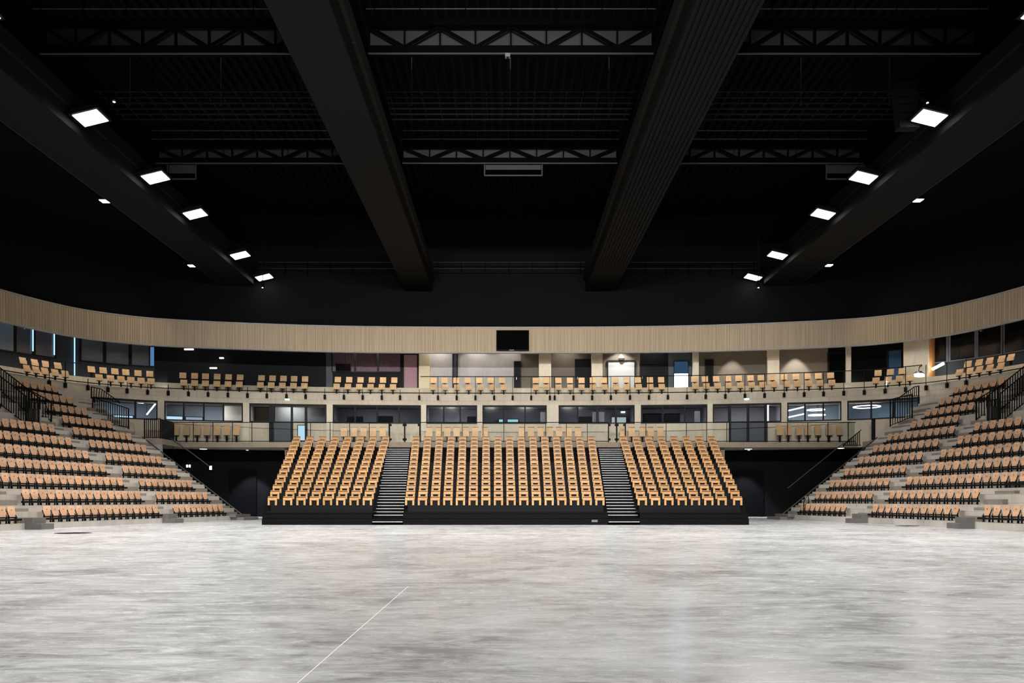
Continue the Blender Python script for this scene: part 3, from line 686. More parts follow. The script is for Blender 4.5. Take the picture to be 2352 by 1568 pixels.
def merged(name, proto, places, label, cat):
    """the remaining smallest seats of a kind as one object"""
    mb_v = []; mb_f = []; mi = []; mats = []
    for (x, y, z, rz) in places:
        R_ = Matrix.Rotation(rz, 3, 'Z')
        for ch in proto.children:
            me = ch.data; m = me.materials[0]
            if m not in mats: mats.append(m)
            n = len(mb_v)
            for v in me.vertices: p = R_ @ (v.co + ch.location); mb_v.append((p.x + x, p.y + y, p.z + z))
            for p in me.polygons: mb_f.append(tuple(n + q for q in p.vertices)); mi.append(mats.index(m))
    me = bpy.data.meshes.new(name); me.from_pydata(mb_v, [], mb_f)
    for m in mats: me.materials.append(m)
    me.polygons.foreach_set('material_index', mi)
    o = bpy.data.objects.new(name, me); COL.objects.link(o); tag(o, label, cat, None, 'stuff'); return o
merged('tribune_chairs', TS, rest, 'plywood seats filling the topmost rows of the black tribune', 'seats')

# ------------------------------------------------------------------ curved concrete stands at both sides
SIDES = {'left': dict(sg=-1, yc=16.786, R=121.06, xm=20.15, d=1.0106, z0=.9184, rho=.6972, A1=.2089, B0=.2190, B1=.2569, b1s=-.00017, A0=.1423, pitch=.505),
         'right': dict(sg=1, yc=26.101, R=122.90, xm=19.241, d=.9151, z0=.9578, rho=.6914, A1=.1268, B0=.1379, B1=.1846, b1s=-.00028, A0=.0710, pitch=.572)}
def spt(q, th, r): return (q['sg'] * (q['xm'] - q['R'] + r * math.cos(th)), q['yc'] + r * math.sin(th))
KR = 11
def sweep(mb, q, th0, th1, prof, uvrep=True, dth=.004):
    n = max(1, int((th1 - th0) / dth)); ths = [th0 + (th1 - th0) * i / n for i in range(n + 1)]
    L = [0]
    for a, b in zip(prof, prof[1:]): L.append(L[-1] + math.dist(a, b))
    for ta, tb in zip(ths, ths[1:]):
        for j in range(len(prof) - 1):
            (r0, z0), (r1, z1) = prof[j], prof[j + 1]
            a = spt(q, ta, r0) + (z0,); b = spt(q, tb, r0) + (z0,); c = spt(q, tb, r1) + (z1,); d = spt(q, ta, r1) + (z1,)
            ua, ub = ta * q['R'], tb * q['R']
            va, vb = (z0, z1) if abs(z1 - z0) > 1e-4 else (z0 + .01, z0 + .02)
            fs = [a, b, c, d]; us = [(ua, va), (ub, va), (ub, vb), (ua, vb)]
            if q['sg'] > 0: fs.reverse(); us.reverse()
            mb.face(fs, us)
    for th in (ths[0], ths[-1]):      # end caps
        ring = [spt(q, th, r) + (z,) for r, z in prof] + [spt(q, th, prof[-1][0]) + (0,)]
        mb.face(ring, [(r, z) for r, z in prof] + [(prof[-1][0], 0)])
def ublk(mb, q, t0, t1, r0, r1, z0, z1):
    P = lambda t, r: spt(q, t, r)
    ring = [P(t0, r0), P(t1, r0), P(t1, r1), P(t0, r1)]
    mb.hexa([p + (z0,) for p in ring], [p + (z1,) for p in ring])
def ublk_chain(mb, q, ths, r0, r1, z0, z1):
    for a, b in zip(ths, ths[1:]): ublk(mb, q, a, b, r0, r1, z0, z1)
def bowl_seat_proto():
    t = thing('stand_chair', 'x', 'seat')
    w = .195
    # curved plywood backrest leaning back, profile in yz swept across the width
    mb = MB(); prof = [(-.012, .235), (-.004, .30), (.004, .43), (.014, .55), (.030, .668)]
    for i in range(len(prof) - 1):
        (y0, z0), (y1, z1) = prof[i], prof[i + 1]
        mb.hexa([(-w, y0, z0), (w, y0, z0), (w, y0 + .018, z0), (-w, y0 + .018, z0)], [(-w, y1, z1), (w, y1, z1), (w, y1 + .018, z1), (-w, y1 + .018, z1)])
    mb.build('backrest', M_PLY, t)
    # tipped-up seat pan in front of it
    mb = MB(); prof = [(-.030, .222), (-.036, .245), (-.028, .32), (-.020, .40), (-.013, .45)]
    for i in range(len(prof) - 1):
        (y0, z0), (y1, z1) = prof[i], prof[i + 1]
        mb.hexa([(-w, y0, z0), (w, y0, z0), (w, y0 + .014, z0), (-w, y0 + .014, z0)], [(-w, y1, z1), (w, y1, z1), (w, y1 + .014, z1), (-w, y1 + .014, z1)])
    mb.build('seat_pan', M_PLY, t)
    mb = MB()
    for sx in (-1, 1):
        mb.bar((sx * .19, -.03, .005), (sx * .19, -.03, .30), .035, .05); mb.bar((sx * .19, -.03, .30), (sx * .19, .06, .5), .03, .03)
    mb.bar((-.23, -.045, .235), (.23, -.045, .235), .06, .05); mb.box(-.225, -.155, -.07, .02, 0, .012); mb.box(.155, .225, -.07, .02, 0, .012)
    mb.build('bracket', M_STEEL, t)
    mb = MB(); mb.box(-.018, .018, -.006, -.001, .515, .545); mb.build('number_tag', M_STEEL, t)
    return t
BS = bowl_seat_proto(); bseats = []
for nm, q in SIDES.items():
    R_, d, rho, sg = q['R'], q['d'], q['rho'], q['sg']
    zb = lambda k: q['z0'] - .668 + rho * k         # seat plinth of row k
    stand = thing('concrete_stand', 'curved stepped concrete stand rising %s of the black tribune' % nm, 'grandstand', spt(q, .15, R_) + (0,))
    prof = [(R_, 0)]
    for k in range(KR):
        r = R_ + d * k
        prof += [(r, zb(k)), (r + .42, zb(k)), (r + .42, zb(k) + rho - .25), (r + d, zb(k) + rho - .25)]
    prof += [(R_ + d * KR, zb(KR) - .1), (R_ + d * KR + .4, zb(KR) - .1)]
    te = q['B1'] + .0125
    mb = MB(); sweep(mb, q, -.03 if sg > 0 else .02, te, prof); mb.build('terrace', M_CONC, stand)
    # aisle and end stairs
    aisles = [(q['A1'], q['B0'], 'aisle_steps', True), (q['B1'] + .0010, te, 'end_steps', False), (q['A0'] - .011, q['A0'] - .0008, 'aisle_steps', True)]
    for t0, t1, an, blk in aisles:
        mb = MB()
        for k in range(KR - 1):
            drift = q['b1s'] * k if an == 'end_steps' else 0
            r = R_ + d * k; z = zb(k)
            ublk(mb, q, t0 + drift + .0004, t1 + drift, r + .2, r + .42, z - .05, z + .22)
            ublk(mb, q, t0 + drift + .0004, t1 + drift, r + .70, r + d, z + rho - .3, z + rho - .12)
        mb.build(an, M_CONC, stand)
        if blk:
            mb = MB(); ublk(mb, q, t0 + .001, t1 - .003, R_ - .72, R_ + .01, 0, .235); ublk(mb, q, t0 + .001, t1 - .003, R_ - .36, R_ + .01, .235, .47)
            mb.build('step_block', M_STEP, stand)
            mb = MB(); ublk(mb, q, t0 + .001, t1 - .001, R_ + .01, R_ + .5, zb(0), .47); mb.build('step_block', M_CONC, stand)
    if nm == 'left' or True:
        mb = MB(); ublk(mb, q, q['B1'] + .004, te + .004, R_ - .9, R_ - .1, 0, .17); ublk(mb, q, q['B1'] + .003, te + .003, R_ - .45, R_ - .02, .17, .34); mb.build('step_block', M_STEP, stand)
    # seat rows
    blocks = []
    for k in range(KR):
        dt = q['pitch'] / (R_ + d * k)
        # far block (beside the black recess), counted from the aisle
        w1 = q['B1'] + q['b1s'] * k
        if k < 7: b0, b1 = q['B0'] + (-.0002 if nm == 'left' else -.0002 * k), w1
        elif nm == 'left': b0, b1 = q['B0'] + .003, q['B0'] + .003 + 6.2 * dt + (.006 if k == 7 else 0)
        else: b0, b1 = q['B0'] + .006 + (0 if k > 7 else .0), q['B0'] + .006 + 7.2 * dt
        if k == 0 and nm == 'right': b1 = q['B1'] - .0
        n = max(1, int(round((b1 - b0) / dt)))
        if k == 0 and nm == 'right': n = 9; b0 = b1 - 9 * dt * .92; 
        st = (b1 - b0) / n
        blocks.append(('far', k, [b0 + st * (i + .5) for i in range(n)], b0, b1))
        # near block: counted from the same aisle towards the camera
        if k <= 6 or k >= 8:
            t_end = q['A1'] + (-.0001 * k if nm == 'right' else 0); lst = []
            if k >= 8: t_end -= .012
            t_ = t_end - dt * .5
            stop = q['A0'] if k == 0 else (q['A0'] - .0006 if k == 1 else 0)
            while t_ - dt * .45 > stop and len(lst) < 22:
                p = spt(q, t_, R_ + d * k); u = UC + F * p[0] / p[1]
                if u < -14 or u > 2366: break
                lst.append(t_); t_ -= dt
            if lst: blocks.append(('near', k, lst, lst[-1] - dt / 2, t_end))
        if k == 0:
            lst = []; t_ = q['A0'] - .0125 - dt / 2
            while True:
                p = spt(q, t_, R_); u = UC + F * p[0] / p[1]
                if u < -14 or u > 2366: break
                lst.append(t_); t_ -= dt
            blocks.append(('edge', k, lst, lst[-1] - dt / 2, lst[0] + dt / 2))
    for blk, k, ths, t0, t1 in blocks:
        r = R_ + d * k + .13; z = zb(k) + .003
        mb = MB(); n = max(2, int((t1 - t0) / .004)); ublk_chain(mb, q, [t0 - .001 + (t1 - t0 + .002) * i / n for i in range(n + 1)], r - .155, r - .085, z + .105, z + .185)
        for i in range(0, len(ths), 1):
            th = ths[i] + .5 * (ths[1] - ths[0] if len(ths) > 1 else .004); p = spt(q, th, r - .115); mb.bar(p + (z,), p + (z + .10,), .05)
        mb.build('seat_rail', M_STEEL, stand)
        for i, th in enumerate(ths):
            p = spt(q, th, r); rz = (PI / 2 - th) if sg < 0 else -(PI / 2 - th)
            bseats.append((nm, blk, i, k, p[0], p[1], z, rz))
bseats.sort(key=lambda a: math.hypot(a[4], a[5]))
cnt = {}
def blab(nm, blk, i, k):
    row = 'front row' if k == 0 else '%s row up' % ORD[k]
    if blk == 'edge': return 'plywood seat %s past the outer step block, front row of %s stand' % (ORD[i], nm)
    return 'plywood tip-up seat %s from the stairs, %s, %s block of %s stand' % (ORD[i], row, {'near': 'outer', 'far': 'recess-side'}[blk], nm)
rest = []
for n, (nm, blk, i, k, x, y, z, rz) in enumerate(bseats):
    if n < 300:
        lab = blab(nm, blk, i, k); g = 'plywood seats of the %s concrete stand' % nm
        if n == 0: BS.location = (x, y, z); BS.rotation_euler = (0, 0, rz); BS['label'] = lab; BS['group'] = g
        else: copy_thing(BS, (x, y, z), rz, lab, g)
    else: rest.append((x, y, z, rz))
print('BOWL SEATS', len(bseats))
if rest: merged('stand_chairs', BS, rest, 'plywood seats in the highest rows of the concrete stands', 'seats')

# ------------------------------------------------------------------ balcony and gallery seats (on pedestals)
def balcony_seat_proto(name, h0, h1, wid):
    t = thing(name, 'x', 'seat'); w = wid / 2
    mb = MB()
    for (y0, z0), (y1, z1) in zip([(0, h0), (.03, (h0 + h1) / 2)], [(.03, (h0 + h1) / 2), (.075, h1)]):
        mb.hexa([(-w, y0, z0), (w, y0, z0), (w, y0 + .02, z0), (-w, y0 + .02, z0)], [(-w, y1, z1), (w, y1, z1), (w, y1 + .02, z1), (-w, y1 + .02, z1)])
    mb.build('backrest', M_PLYB, t)
    mb = MB(); mb.hexa([(-w, -.07, h0 - .06), (w, -.07, h0 - .06), (w, -.045, h0 - .06), (-w, -.045, h0 - .06)], [(-w, -.035, h0 + (h1 - h0) * .5), (w, -.035, h0 + (h1 - h0) * .5), (w, -.012, h0 + (h1 - h0) * .5), (-w, -.012, h0 + (h1 - h0) * .5)]); mb.build('seat_pan', M_PLYB, t)
    mb = MB(); mb.box(-.16, .16, -.11, .03, h0 - .1, h0 - .062); mb.box(-.05, .05, -.03, .05, .015, h0 - .1); mb.box(-.13, .13, -.08, .1, 0, .015); mb.build('pedestal', M_STEEL, t)
    return t
RS = balcony_seat_proto('balcony_chair', .52, .88, .44)
REAR = [((53, 80, 105, 133), 'below the palest blue panes'), ((210, 237, 264, 289, 317, 344), 'below the dark blue panes'), ((420, 447, 472, 499, 525, 551.5), 'before the dark lounge, outer group'), ((600.6, 626, 651, 675.5, 700.7), 'before the dark lounge, inner group'),
        ((776, 802, 828, 854, 879.7, 905.7), 'below the burgundy curtains'), ((995.4, 1021, 1048, 1074, 1100.6, 1127, 1153), 'below the grey concrete panels'),
        ((1230.6, 1254), 'beside the widest column'), ((1282.6, 1309, 1335.7, 1361.8, 1387, 1413.5, 1438.5, 1465, 1493, 1518.5), 'below the lamp-lit door'), ((1595, 1619, 1645, 1672, 1696.6, 1724, 1747.7, 1774), 'between bright window and scallop light'),
        ((1801, 1828, 1854, 1879.7, 1908), 'below the scallop light'), ((2016.8, 2045, 2072), 'below the blue door'), ((2223, 2248.6, 2273, 2300, 2321.6), 'below the black right-hand panes')]
FRONT = [(62, 83, 103.5, 127, 150), (228, 254, 278, 301, 324, 347), (422, 447, 471.7, 498, 523.7, 549.5), (598, 623, 648.5, 674, 699), (773, 799, 825, 851, 877, 902.6), (995, 1023, 1050, 1076.7, 1104, 1130.7, 1157),
         (1231, 1256.5), (1283, 1310, 1335.7, 1362, 1388.7, 1415, 1441, 1467, 1493.7, 1520), (1597, 1622.4, 1648.5, 1673.6, 1700.6, 1726.5, 1752, 1778), (1806.7, 1831.7, 1858, 1883.7, 1910.6), (2012, 2039.5, 2066, 2090), (2203.6, 2226.8, 2249, 2273, 2298)]
def place(proto, loc, rz, label, group, st={}):
    if proto.name not in st: st[proto.name] = 1; proto.location = loc; proto.rotation_euler = (0, 0, rz); proto['label'] = label; proto['group'] = group
    else: copy_thing(proto, loc, rz, label, group)
for (us, where), fs in zip(REAR, FRONT):
    for row, lst, off, z in (('rear', us, 3.0, ZR2), ('front', fs, 1.35, ZR)):
        for i, u in enumerate(lst):
            P = at_s(s_of(u, off), off); rz = math.atan2(-P[2], P[3])
            place(RS, (P[0], P[1], z), rz, '%s plywood balcony seat from left, %s row, %s' % (ORD[i], row, where), 'plywood seats on the upper balcony')
GS = balcony_seat_proto('gallery_chair', .52, 1.14, .42)
for us, y, where in (((404.6, 428, 453, 475, 499, 520.7, 543), 54.5, 'in the row beside the left stand'), ((790, 813, 835, 857, 879), 55.6, 'behind the left tribune block'),
               ((986, 1008, 1027.5, 1049, 1070, 1091.6, 1113), 55.6, 'in the left group behind the middle block'), ((1198.6, 1219.6, 1241.7, 1263, 1284, 1306, 1327.5), 55.6, 'in the right group behind the middle block'), ((1431, 1451, 1475.6, 1494.4, 1517), 55.6, 'behind the right tribune block'),
               ((1791, 1811, 1835.5, 1856, 1879.5, 1905, 1929), 54.5, 'in the row beside the right stand')):
    for i, u in enumerate(us):
        place(GS, ((u - UC) / F * y, y, ZG + .002), 0.0, '%s plywood gallery seat from left %s' % (ORD[i], where), 'plywood seats on the gallery')

# ------------------------------------------------------------------ stair railings at the stands
def fence(name, label, pts_top, pts_bot, n, extra=(0.0, 1.0), cat='railing'):
    """vertical-bar railing along a polyline; pts are world points (top rail and bottom rail)"""
    t = thing(name, label, cat, pts_bot[0])
    def along(P, f):
        Ls = [0]
        for a, b in zip(P, P[1:]): Ls.append(Ls[-1] + (Vector(b) - Vector(a)).length)
        x = f * Ls[-1]
        for i in range(len(P) - 1):
            if x <= Ls[i + 1] + 1e-9: return Vector(P[i]).lerp(Vector(P[i + 1]), (x - Ls[i]) / max(1e-6, Ls[i + 1] - Ls[i]))
        return Vector(P[-1])
    mb = MB(); mb.tube(pts_top, .03, 6); mb.build('handrail', M_STEEL, t)
    mb = MB(); mb.tube([Vector(p) + Vector((0, 0, .08)) for p in pts_bot], .025, 6); mb.build('bottom_rail', M_STEEL, t)
    for i in range(n + 1):
        a, b = along(pts_top, i / n), along(pts_bot, i / n); e = i in (0, n)
        mb = MB(); mb.bar(b if e else b + Vector((0, 0, .08)), a, .06 if e else .035); mb.build('post' if e else 'baluster', M_STEEL, t)
    return t
def lead(p, h): return (p[0], p[1], p[2] + h)
for nm, q in SIDES.items():
    zb = lambda k: q['z0'] - .668 + q['rho'] * k
    P = lambda th, k, z=0: spt(q, th, q['R'] + q['d'] * k) + (zb(k) + z,)
    a1 = q['A1']; ob = .0
    fence('stair_railing', 'tall dark barred railing along the upper stair of the %s stand, outer side' % nm, [P(a1 - .010, 11.0, 1.5), P(a1 - .010, 6.75, 1.5)], [P(a1 - .010, 11.0), P(a1 - .010, 6.75)], 30)
    fence('stair_railing', 'tall dark barred railing along the upper stair of the %s stand, inner side' % nm, [P(a1 + .0005, 11.2, 1.3), P(a1 + .0005, 7.1, 1.3)], [P(a1 + .0005, 11.2), P(a1 + .0005, 7.1)], 26)
    fence('stair_railing', 'short dark barred railing across the landing of the %s stand' % nm, [P(a1 - .0095, 6.75, 1.25), P(a1 - .0032, 6.75, 1.25)], [P(a1 - .0095, 6.75, .2), P(a1 - .0032, 6.75, .2)], 7)
    fence('stair_railing', 'dark barred railing between stair and seats midway up the %s stand' % nm, [P(a1 + .0016, 7.9, 1.25), P(a1 + .009, 7.35, 1.1)], [P(a1 + .0016, 7.9, .0), P(a1 + .009, 7.35, .0)], 8)
    # plain concrete post block on the landing
    t = thing('landing_block', 'plain grey concrete block on the stair landing of the %s stand' % nm, 'concrete block', P(a1 - .002, 7.1))
    mb = MB(); ublk(mb, q, a1 - .0028, a1 + .0006, q['R'] + q['d'] * 7.02, q['R'] + q['d'] * 7.4, zb(7) - .1, zb(7) + .75); mb.build('body', M_CONC_D, t)
    mb = MB(); ublk(mb, q, a1 - .0029, a1 + .0007, q['R'] + q['d'] * 7.0, q['R'] + q['d'] * 7.42, zb(7) + .752, zb(7) + .80); mb.build('cap', M_CONC, t)
    # edge rail of the end stair
    te = q['B1'] + .0128
    t = thing('stair_handrail', 'thin steel handrail sloping along the end stair of the %s stand' % nm, 'handrail', P(te, 0))
    pts = [P(te + q['b1s'] * k, k - .3, .12) for k in range(0, 8)]
    mb = MB(); mb.tube(pts, .035, 6); mb.build('rail', M_RAILL, t)
    for k in (0, 2, 4, 6):
        mb = MB(); p = P(te + q['b1s'] * k, k - .3, .1); mb.bar((p[0], p[1], max(0, p[2] - .35)), p, .04); mb.build('post', M_RAILL, t)
    # landing fence at the gallery end
    if nm == 'left':
        fence('landing_fence', 'dark barred fence on the landing between left stand and gallery', [uY(332, 51.3, 6.2), uY(368, 51.3, 6.2)], [uY(332, 51.3, 4.97), uY(368, 51.3, 4.97)], 8)
        g = thing('black_screen_panel', 'solid black panel closing the gallery end beside the left stand', 'panel', uY(382, 51.6, 4.97))
        mb = MB(); A, B = uY(368, 51.6, 0), uY(397, 53.6, 0); mb.bar((A[0], A[1], 5.6), (B[0], B[1], 5.6), .06, 1.26); mb.build('panel', M_CHAR, g)
        mb = MB(); mb.bar((A[0], A[1], 4.97), (A[0], A[1], 6.3), .07); mb.build('post', M_METAL, g)
        fence('stair_railing', 'slender barred railing above the window at the top of the left stand', [uY(210, 51.0, zat(888, 51)), uY(232, 51.2, zat(893, 51.2)), uY(275, 51.5, zat(923, 51.5))], [uY(210, 51.0, zat(915, 51)), uY(232, 51.2, zat(918, 51.2)), uY(275, 51.5, zat(926, 51.5))], 12)
        fence('stair_railing', 'barred railing in front of the bright corner window by the left stand', [uY(213, 50.4, zat(912, 50.4)), uY(295, 50.0, zat(938, 50.0))], [uY(213, 50.4, zat(965, 50.4)), uY(295, 50.0, zat(985, 50.0))], 16)
        hh = thing('stair_handrail', 'bent steel handrail descending into the black recess beside the left stand', 'handrail', uY(470, 53, 0))
        mb = MB(); mb.tube([uY(391, 53, zat(1006, 53)), uY(440, 53, zat(1040, 53)), uY(481, 53, zat(1071, 53))], .035, 6); mb.build('rail', M_RAILL, hh)
        for u, v in ((398, 1011), (440, 1040), (478, 1069)):
            mb = MB(); p = uY(u, 53, zat(v, 53)); mb.bar((p[0], p[1], 0), p, .02); mb.build('post', M_BLACKC, hh)
        mb = MB(); pr = [uY(337, 51.22, 0)[:2], uY(371, 51.22, 0)[:2]]
        mb.box(pr[0][0] - .9, pr[1][0], 51.22, 51.4, 3.6, 4.97); struct(mb, 'wall_landing', M_CONC_D)
    else:
        fence('landing_fence', 'dark barred fence stepping down from the gallery beside the right stand', [uY(2002, 54.24, zat(967, 54.24)), uY(1937, 54.24, zat(1021, 54.24))], [uY(2002, 54.24, zat(1025, 54.24)), uY(1937, 54.24, zat(1025, 54.24))], 14)
        g = thing('gallery_end_post', 'broad dark post at the gallery end beside the right stand', 'post', uY(2007, 52.6, 4.97))
        mb = MB(); mb.box(uY(2003, 52.6, 0)[0], uY(2010, 52.6, 0)[0], 52.55, 52.7, 4.97, 6.3); mb.build('shaft', M_CHAR, g)
        mb = MB(); mb.box(uY(2002.5, 52.6, 0)[0], uY(2010.5, 52.6, 0)[0], 52.53, 52.72, 6.3, 6.33); mb.build('cap', M_STEEL, g)
        hh = thing('stair_handrail', 'straight steel handrail descending into the black recess beside the right stand', 'handrail', uY(1880, 53, 0))
        mb = MB(); mb.tube([uY(1938, 53, zat(1017, 53)), uY(1809, 53, zat(1121, 53))], .03, 6); mb.build('rail', M_RAILL, hh)
        for u, v in ((1925, 1028), (1870, 1072), (1812, 1119)):
            mb = MB(); p = uY(u, 53, zat(v, 53)); mb.bar((p[0], p[1], 0), p, .02); mb.build('post', M_BLACKC, hh)
        fence('stair_railing', 'curved barred railing above the blue window at the top of the right stand', [uY(2066, 51.0, zat(912, 51)), uY(2100, 50.9, zat(888, 50.9)), uY(2110, 50.8, zat(886, 50.8))], [uY(2066, 51.0, zat(914, 51)), uY(2100, 50.9, zat(912, 50.9)), uY(2110, 50.8, zat(911, 50.8))], 10)
        fence('stair_railing', 'barred railing in front of the blue window beside the right stand', [uY(2045, 50.6, zat(917, 50.6)), uY(2095, 50.2, zat(905, 50.2))], [uY(2045, 50.6, zat(980, 50.6)), uY(2095, 50.2, zat(960, 50.2))], 9)

q = SIDES['right']; P = lambda th, k, z=0: spt(q, th, q['R'] + q['d'] * k) + (q['z0'] - .668 + q['rho'] * k + z,)
hh = thing('stair_handrail', 'small bent black handrail standing at the foot of the right end stair', 'handrail', P(q['B1'] - .0042, 0.3))
mb = MB(); th = q['B1'] - .0042; mb.tube([P(th, .05, 0), P(th, .05, .75), P(th, .32, .98), P(th, .40, .6), P(th, .40, 0)], .03, 6); mb.build('rail', M_STEEL, hh)
mb = MB(); mb.tube([P(th, .05, .5), P(th, .40, .5)], .02, 6); mb.build('crossbar', M_STEEL, hh)
# ------------------------------------------------------------------ roof structure
def girder(name, label, x0, x1, z, hgt, ribs=0, mat=M_GIRD):
    t = thing(name, label, 'girder', ((x0 + x1) / 2, 30, z)); y0, y1 = -6.0, (57.3 if abs(x0 + x1) < 20 else 55.5)
    mb = MB(); mb.box(x0, x1, y0, y1, z, z + hgt); mb.build('box', mat, t)
    for a, b in ((x0 - .14, x0), (x1, x1 + .14)):
        mb = MB(); mb.box(a, b, y0, y1, z + hgt * .55, z + hgt); mb.build('side_ledge', M_LEDGE if mat is M_GIRD else mat, t)
    if ribs:
        mb = MB(); w = (x1 - x0) / ribs
        for i in range(ribs): mb.box(x0 + w * (i + .2), x0 + w * (i + .72), y0, 51, z - .05, z)
        mb.build('ribbed_soffit', mat, t)
    else:
        mb = MB(); mb.box(x0 + .02, x1 - .02, y0, 47, z - .015, z); mb.build('soffit_panel', mat, t)
    if abs(x0 + x1) > 20:
        xe = x0 if x0 < 0 else x1; mb = MB(); mb.bar((xe, y0, z + .01), (xe, y1, z + .01), .035, .035); mb.build('lit_edge_line', M_RAILL, t)  # pale bar added to draw the lit line along the lower outer edge
    for yj in (20, 27.5, 35, 42.5, 50):
        mb = MB(); mb.box(x0 - .145, x1 + .145, yj, yj + .04, z + hgt * .5, z + hgt * .9); mb.build('joint_plate', M_GIRDX, t)
    return t
ZB = H + 14.5
girder('box_girder', 'smooth dark box girder spanning overhead left of centre', -7.05, -5.15, ZB, 1.35)
girder('box_girder', 'dark box girder with ribbed underside spanning overhead right of centre', 5.45, 7.5, ZB, 1.35, 11)
girder('box_girder', 'dark outer box girder above the left stand carrying floodlights', -19.35, -17.0, ZB, 1.35, 0, M_GIRDX)
girder('box_girder', 'dark outer box girder above the right stand carrying floodlights', 17.25, 19.7, ZB, 1.35, 0, M_GIRDX)
bays = [('left bay', -16.85, -7.2), ('middle bay', -5.0, 5.3), ('right bay', 7.65, 17.1)]
def truss(y, zb0, zb1, zt0, zt1, label, x0, x1, n, duct=True):
    t = thing('steel_truss', label, 'truss', ((x0 + x1) / 2, y, zb0))
    mb = MB(); mb.box(x0, x1, y - .12, y + .12, zb0, zb1); mb.build('bottom_chord', M_TRUSS, t)
    mb = MB(); mb.box(x0, x1, y - .16, y - .1, zb0 - .03, zb0 + .01); mb.build('lower_flange', M_RAILL, t)
    mb = MB(); mb.box(x0, x1, y - .12, y + .12, zt0, zt1); mb.build('top_chord', M_TRUSS, t)
    for i in range(n):
        xa, xb = lerp(x0, x1, i / n), lerp(x0, x1, (i + 1) / n); a, b = (zb1, zt0) if i % 2 else (zt0, zb1)
        mb = MB(); mb.bar((xa, y, a), (xb, y, b), .06, .1); mb.build('diagonal', M_TRUSS, t)
        if i: mb = MB(); mb.bar((xa, y + .02, zb1), (xa, y + .02, zt0), .05, .08); mb.build('upright', M_TRUSS, t)
    if duct:
        mb = MB(); mb.box(x0, x1, y + .3, y + .36, zb1 - .1, zt0 + .15); mb.build('grey_backing_sheet', M_DUCT, t)
        for xx in (x0 + .2, (x0 + x1) / 2, x1 - .2):
            mb = MB(); mb.box(xx - .04, xx + .04, y + .1, y + .32, zt0 + .02, zt0 + .1); mb.build('sheet_bracket', M_TRUSS, t)
    return t
for bn, x0, x1 in bays:
    truss(30.0, H + 16.12, H + 16.42, H + 17.15, H + 17.4, 'dark steel truss with grey backing in the %s, nearest row' % bn, x0, x1, 8)
    truss(39.8, H + 16.15, H + 16.42, H + 16.95, H + 17.2, 'dark steel truss with grey backing in the %s, second row' % bn, x0, x1, 8)
    for (y, zs, nmx) in ((29.4, (17.45, 17.8, 18.15), 'over the nearest truss'), (39.2, (17.1, 17.5), 'over the second truss'), (56.2, (15.72, 16.15), 'at the far wall')):
        t = thing('catwalk_rail', 'thin catwalk guard rail %s in the %s' % (nmx, bn), 'guard rail', ((x0 + x1) / 2, y, H + zs[0]))
        for z in zs:
            mb = MB(); mb.tube([(x0, y, H + z), (x1, y, H + z)], .022, 6); mb.build('rail', M_RAILL, t)
        for i in range(7):
            xx = lerp(x0 + .3, x1 - .3, i / 6); mb = MB(); mb.bar((xx, y, H + zs[0] - .4), (xx, y, H + zs[-1]), .04); mb.build('post', M_TRUSS, t)
# catwalk decks (grid walkways) carrying cables in each bay
for bn, x0, x1 in bays:
    t = thing('catwalk', 'dark grid catwalk with cable trays hung across the %s' % bn, 'catwalk', ((x0 + x1) / 2, 34.8, H + 16.6))
    for j in range(6):
        mb = MB(); yy_ = 33.6 + j * .5; mb.bar((x0, yy_, H + 16.6), (x1, yy_, H + 16.6), .05, .06); mb.build('bearer', M_GIRDX, t)
    for i in range(16):
        xx = lerp(x0 + .2, x1 - .2, i / 15); mb = MB(); mb.bar((xx, 33.5, H + 16.66), (xx, 36.2, H + 16.66), .04, .04); mb.build('cross_bar', M_GIRDX, t)
    for xx in (x0 + 1, (x0 + x1) / 2, x1 - 1):
        mb = MB(); mb.bar((xx, 34.8, H + 16.6), (xx, 34.8, 20.62), .04); mb.build('hanger', M_RAILL, t)
# small rigging frames under the second truss row
for u0, u1, yv, lab in ((1113, 1245, 403, 'square rigging frame hanging below the second truss in the middle bay'), (385, 450, 411, 'square rigging frame hanging below the second truss in the left bay'), (1898, 1985, 411, 'square rigging frame hanging below the second truss in the right bay')):
    y = 39.75; z1 = H + 16.11; z0 = zat(yv, y); t = thing('rigging_frame', lab, 'frame', uY((u0 + u1) / 2, y, z0), group='rigging frames')
    a, b = uY(u0, y, 0)[0], uY(u1, y, 0)[0]
    mb = MB(); mb.bar((a, y, z0), (b, y, z0), .05); mb.bar((a, y, z0), (a, y, z1), .05); mb.bar((b, y, z0), (b, y, z1), .05); mb.build('frame', M_RAILL, t)
    mb = MB(); mb.box(a + .05, b - .05, y + .04, y + .07, z0 + .3, z1); mb.build('back_sheet', M_DUCT, t)

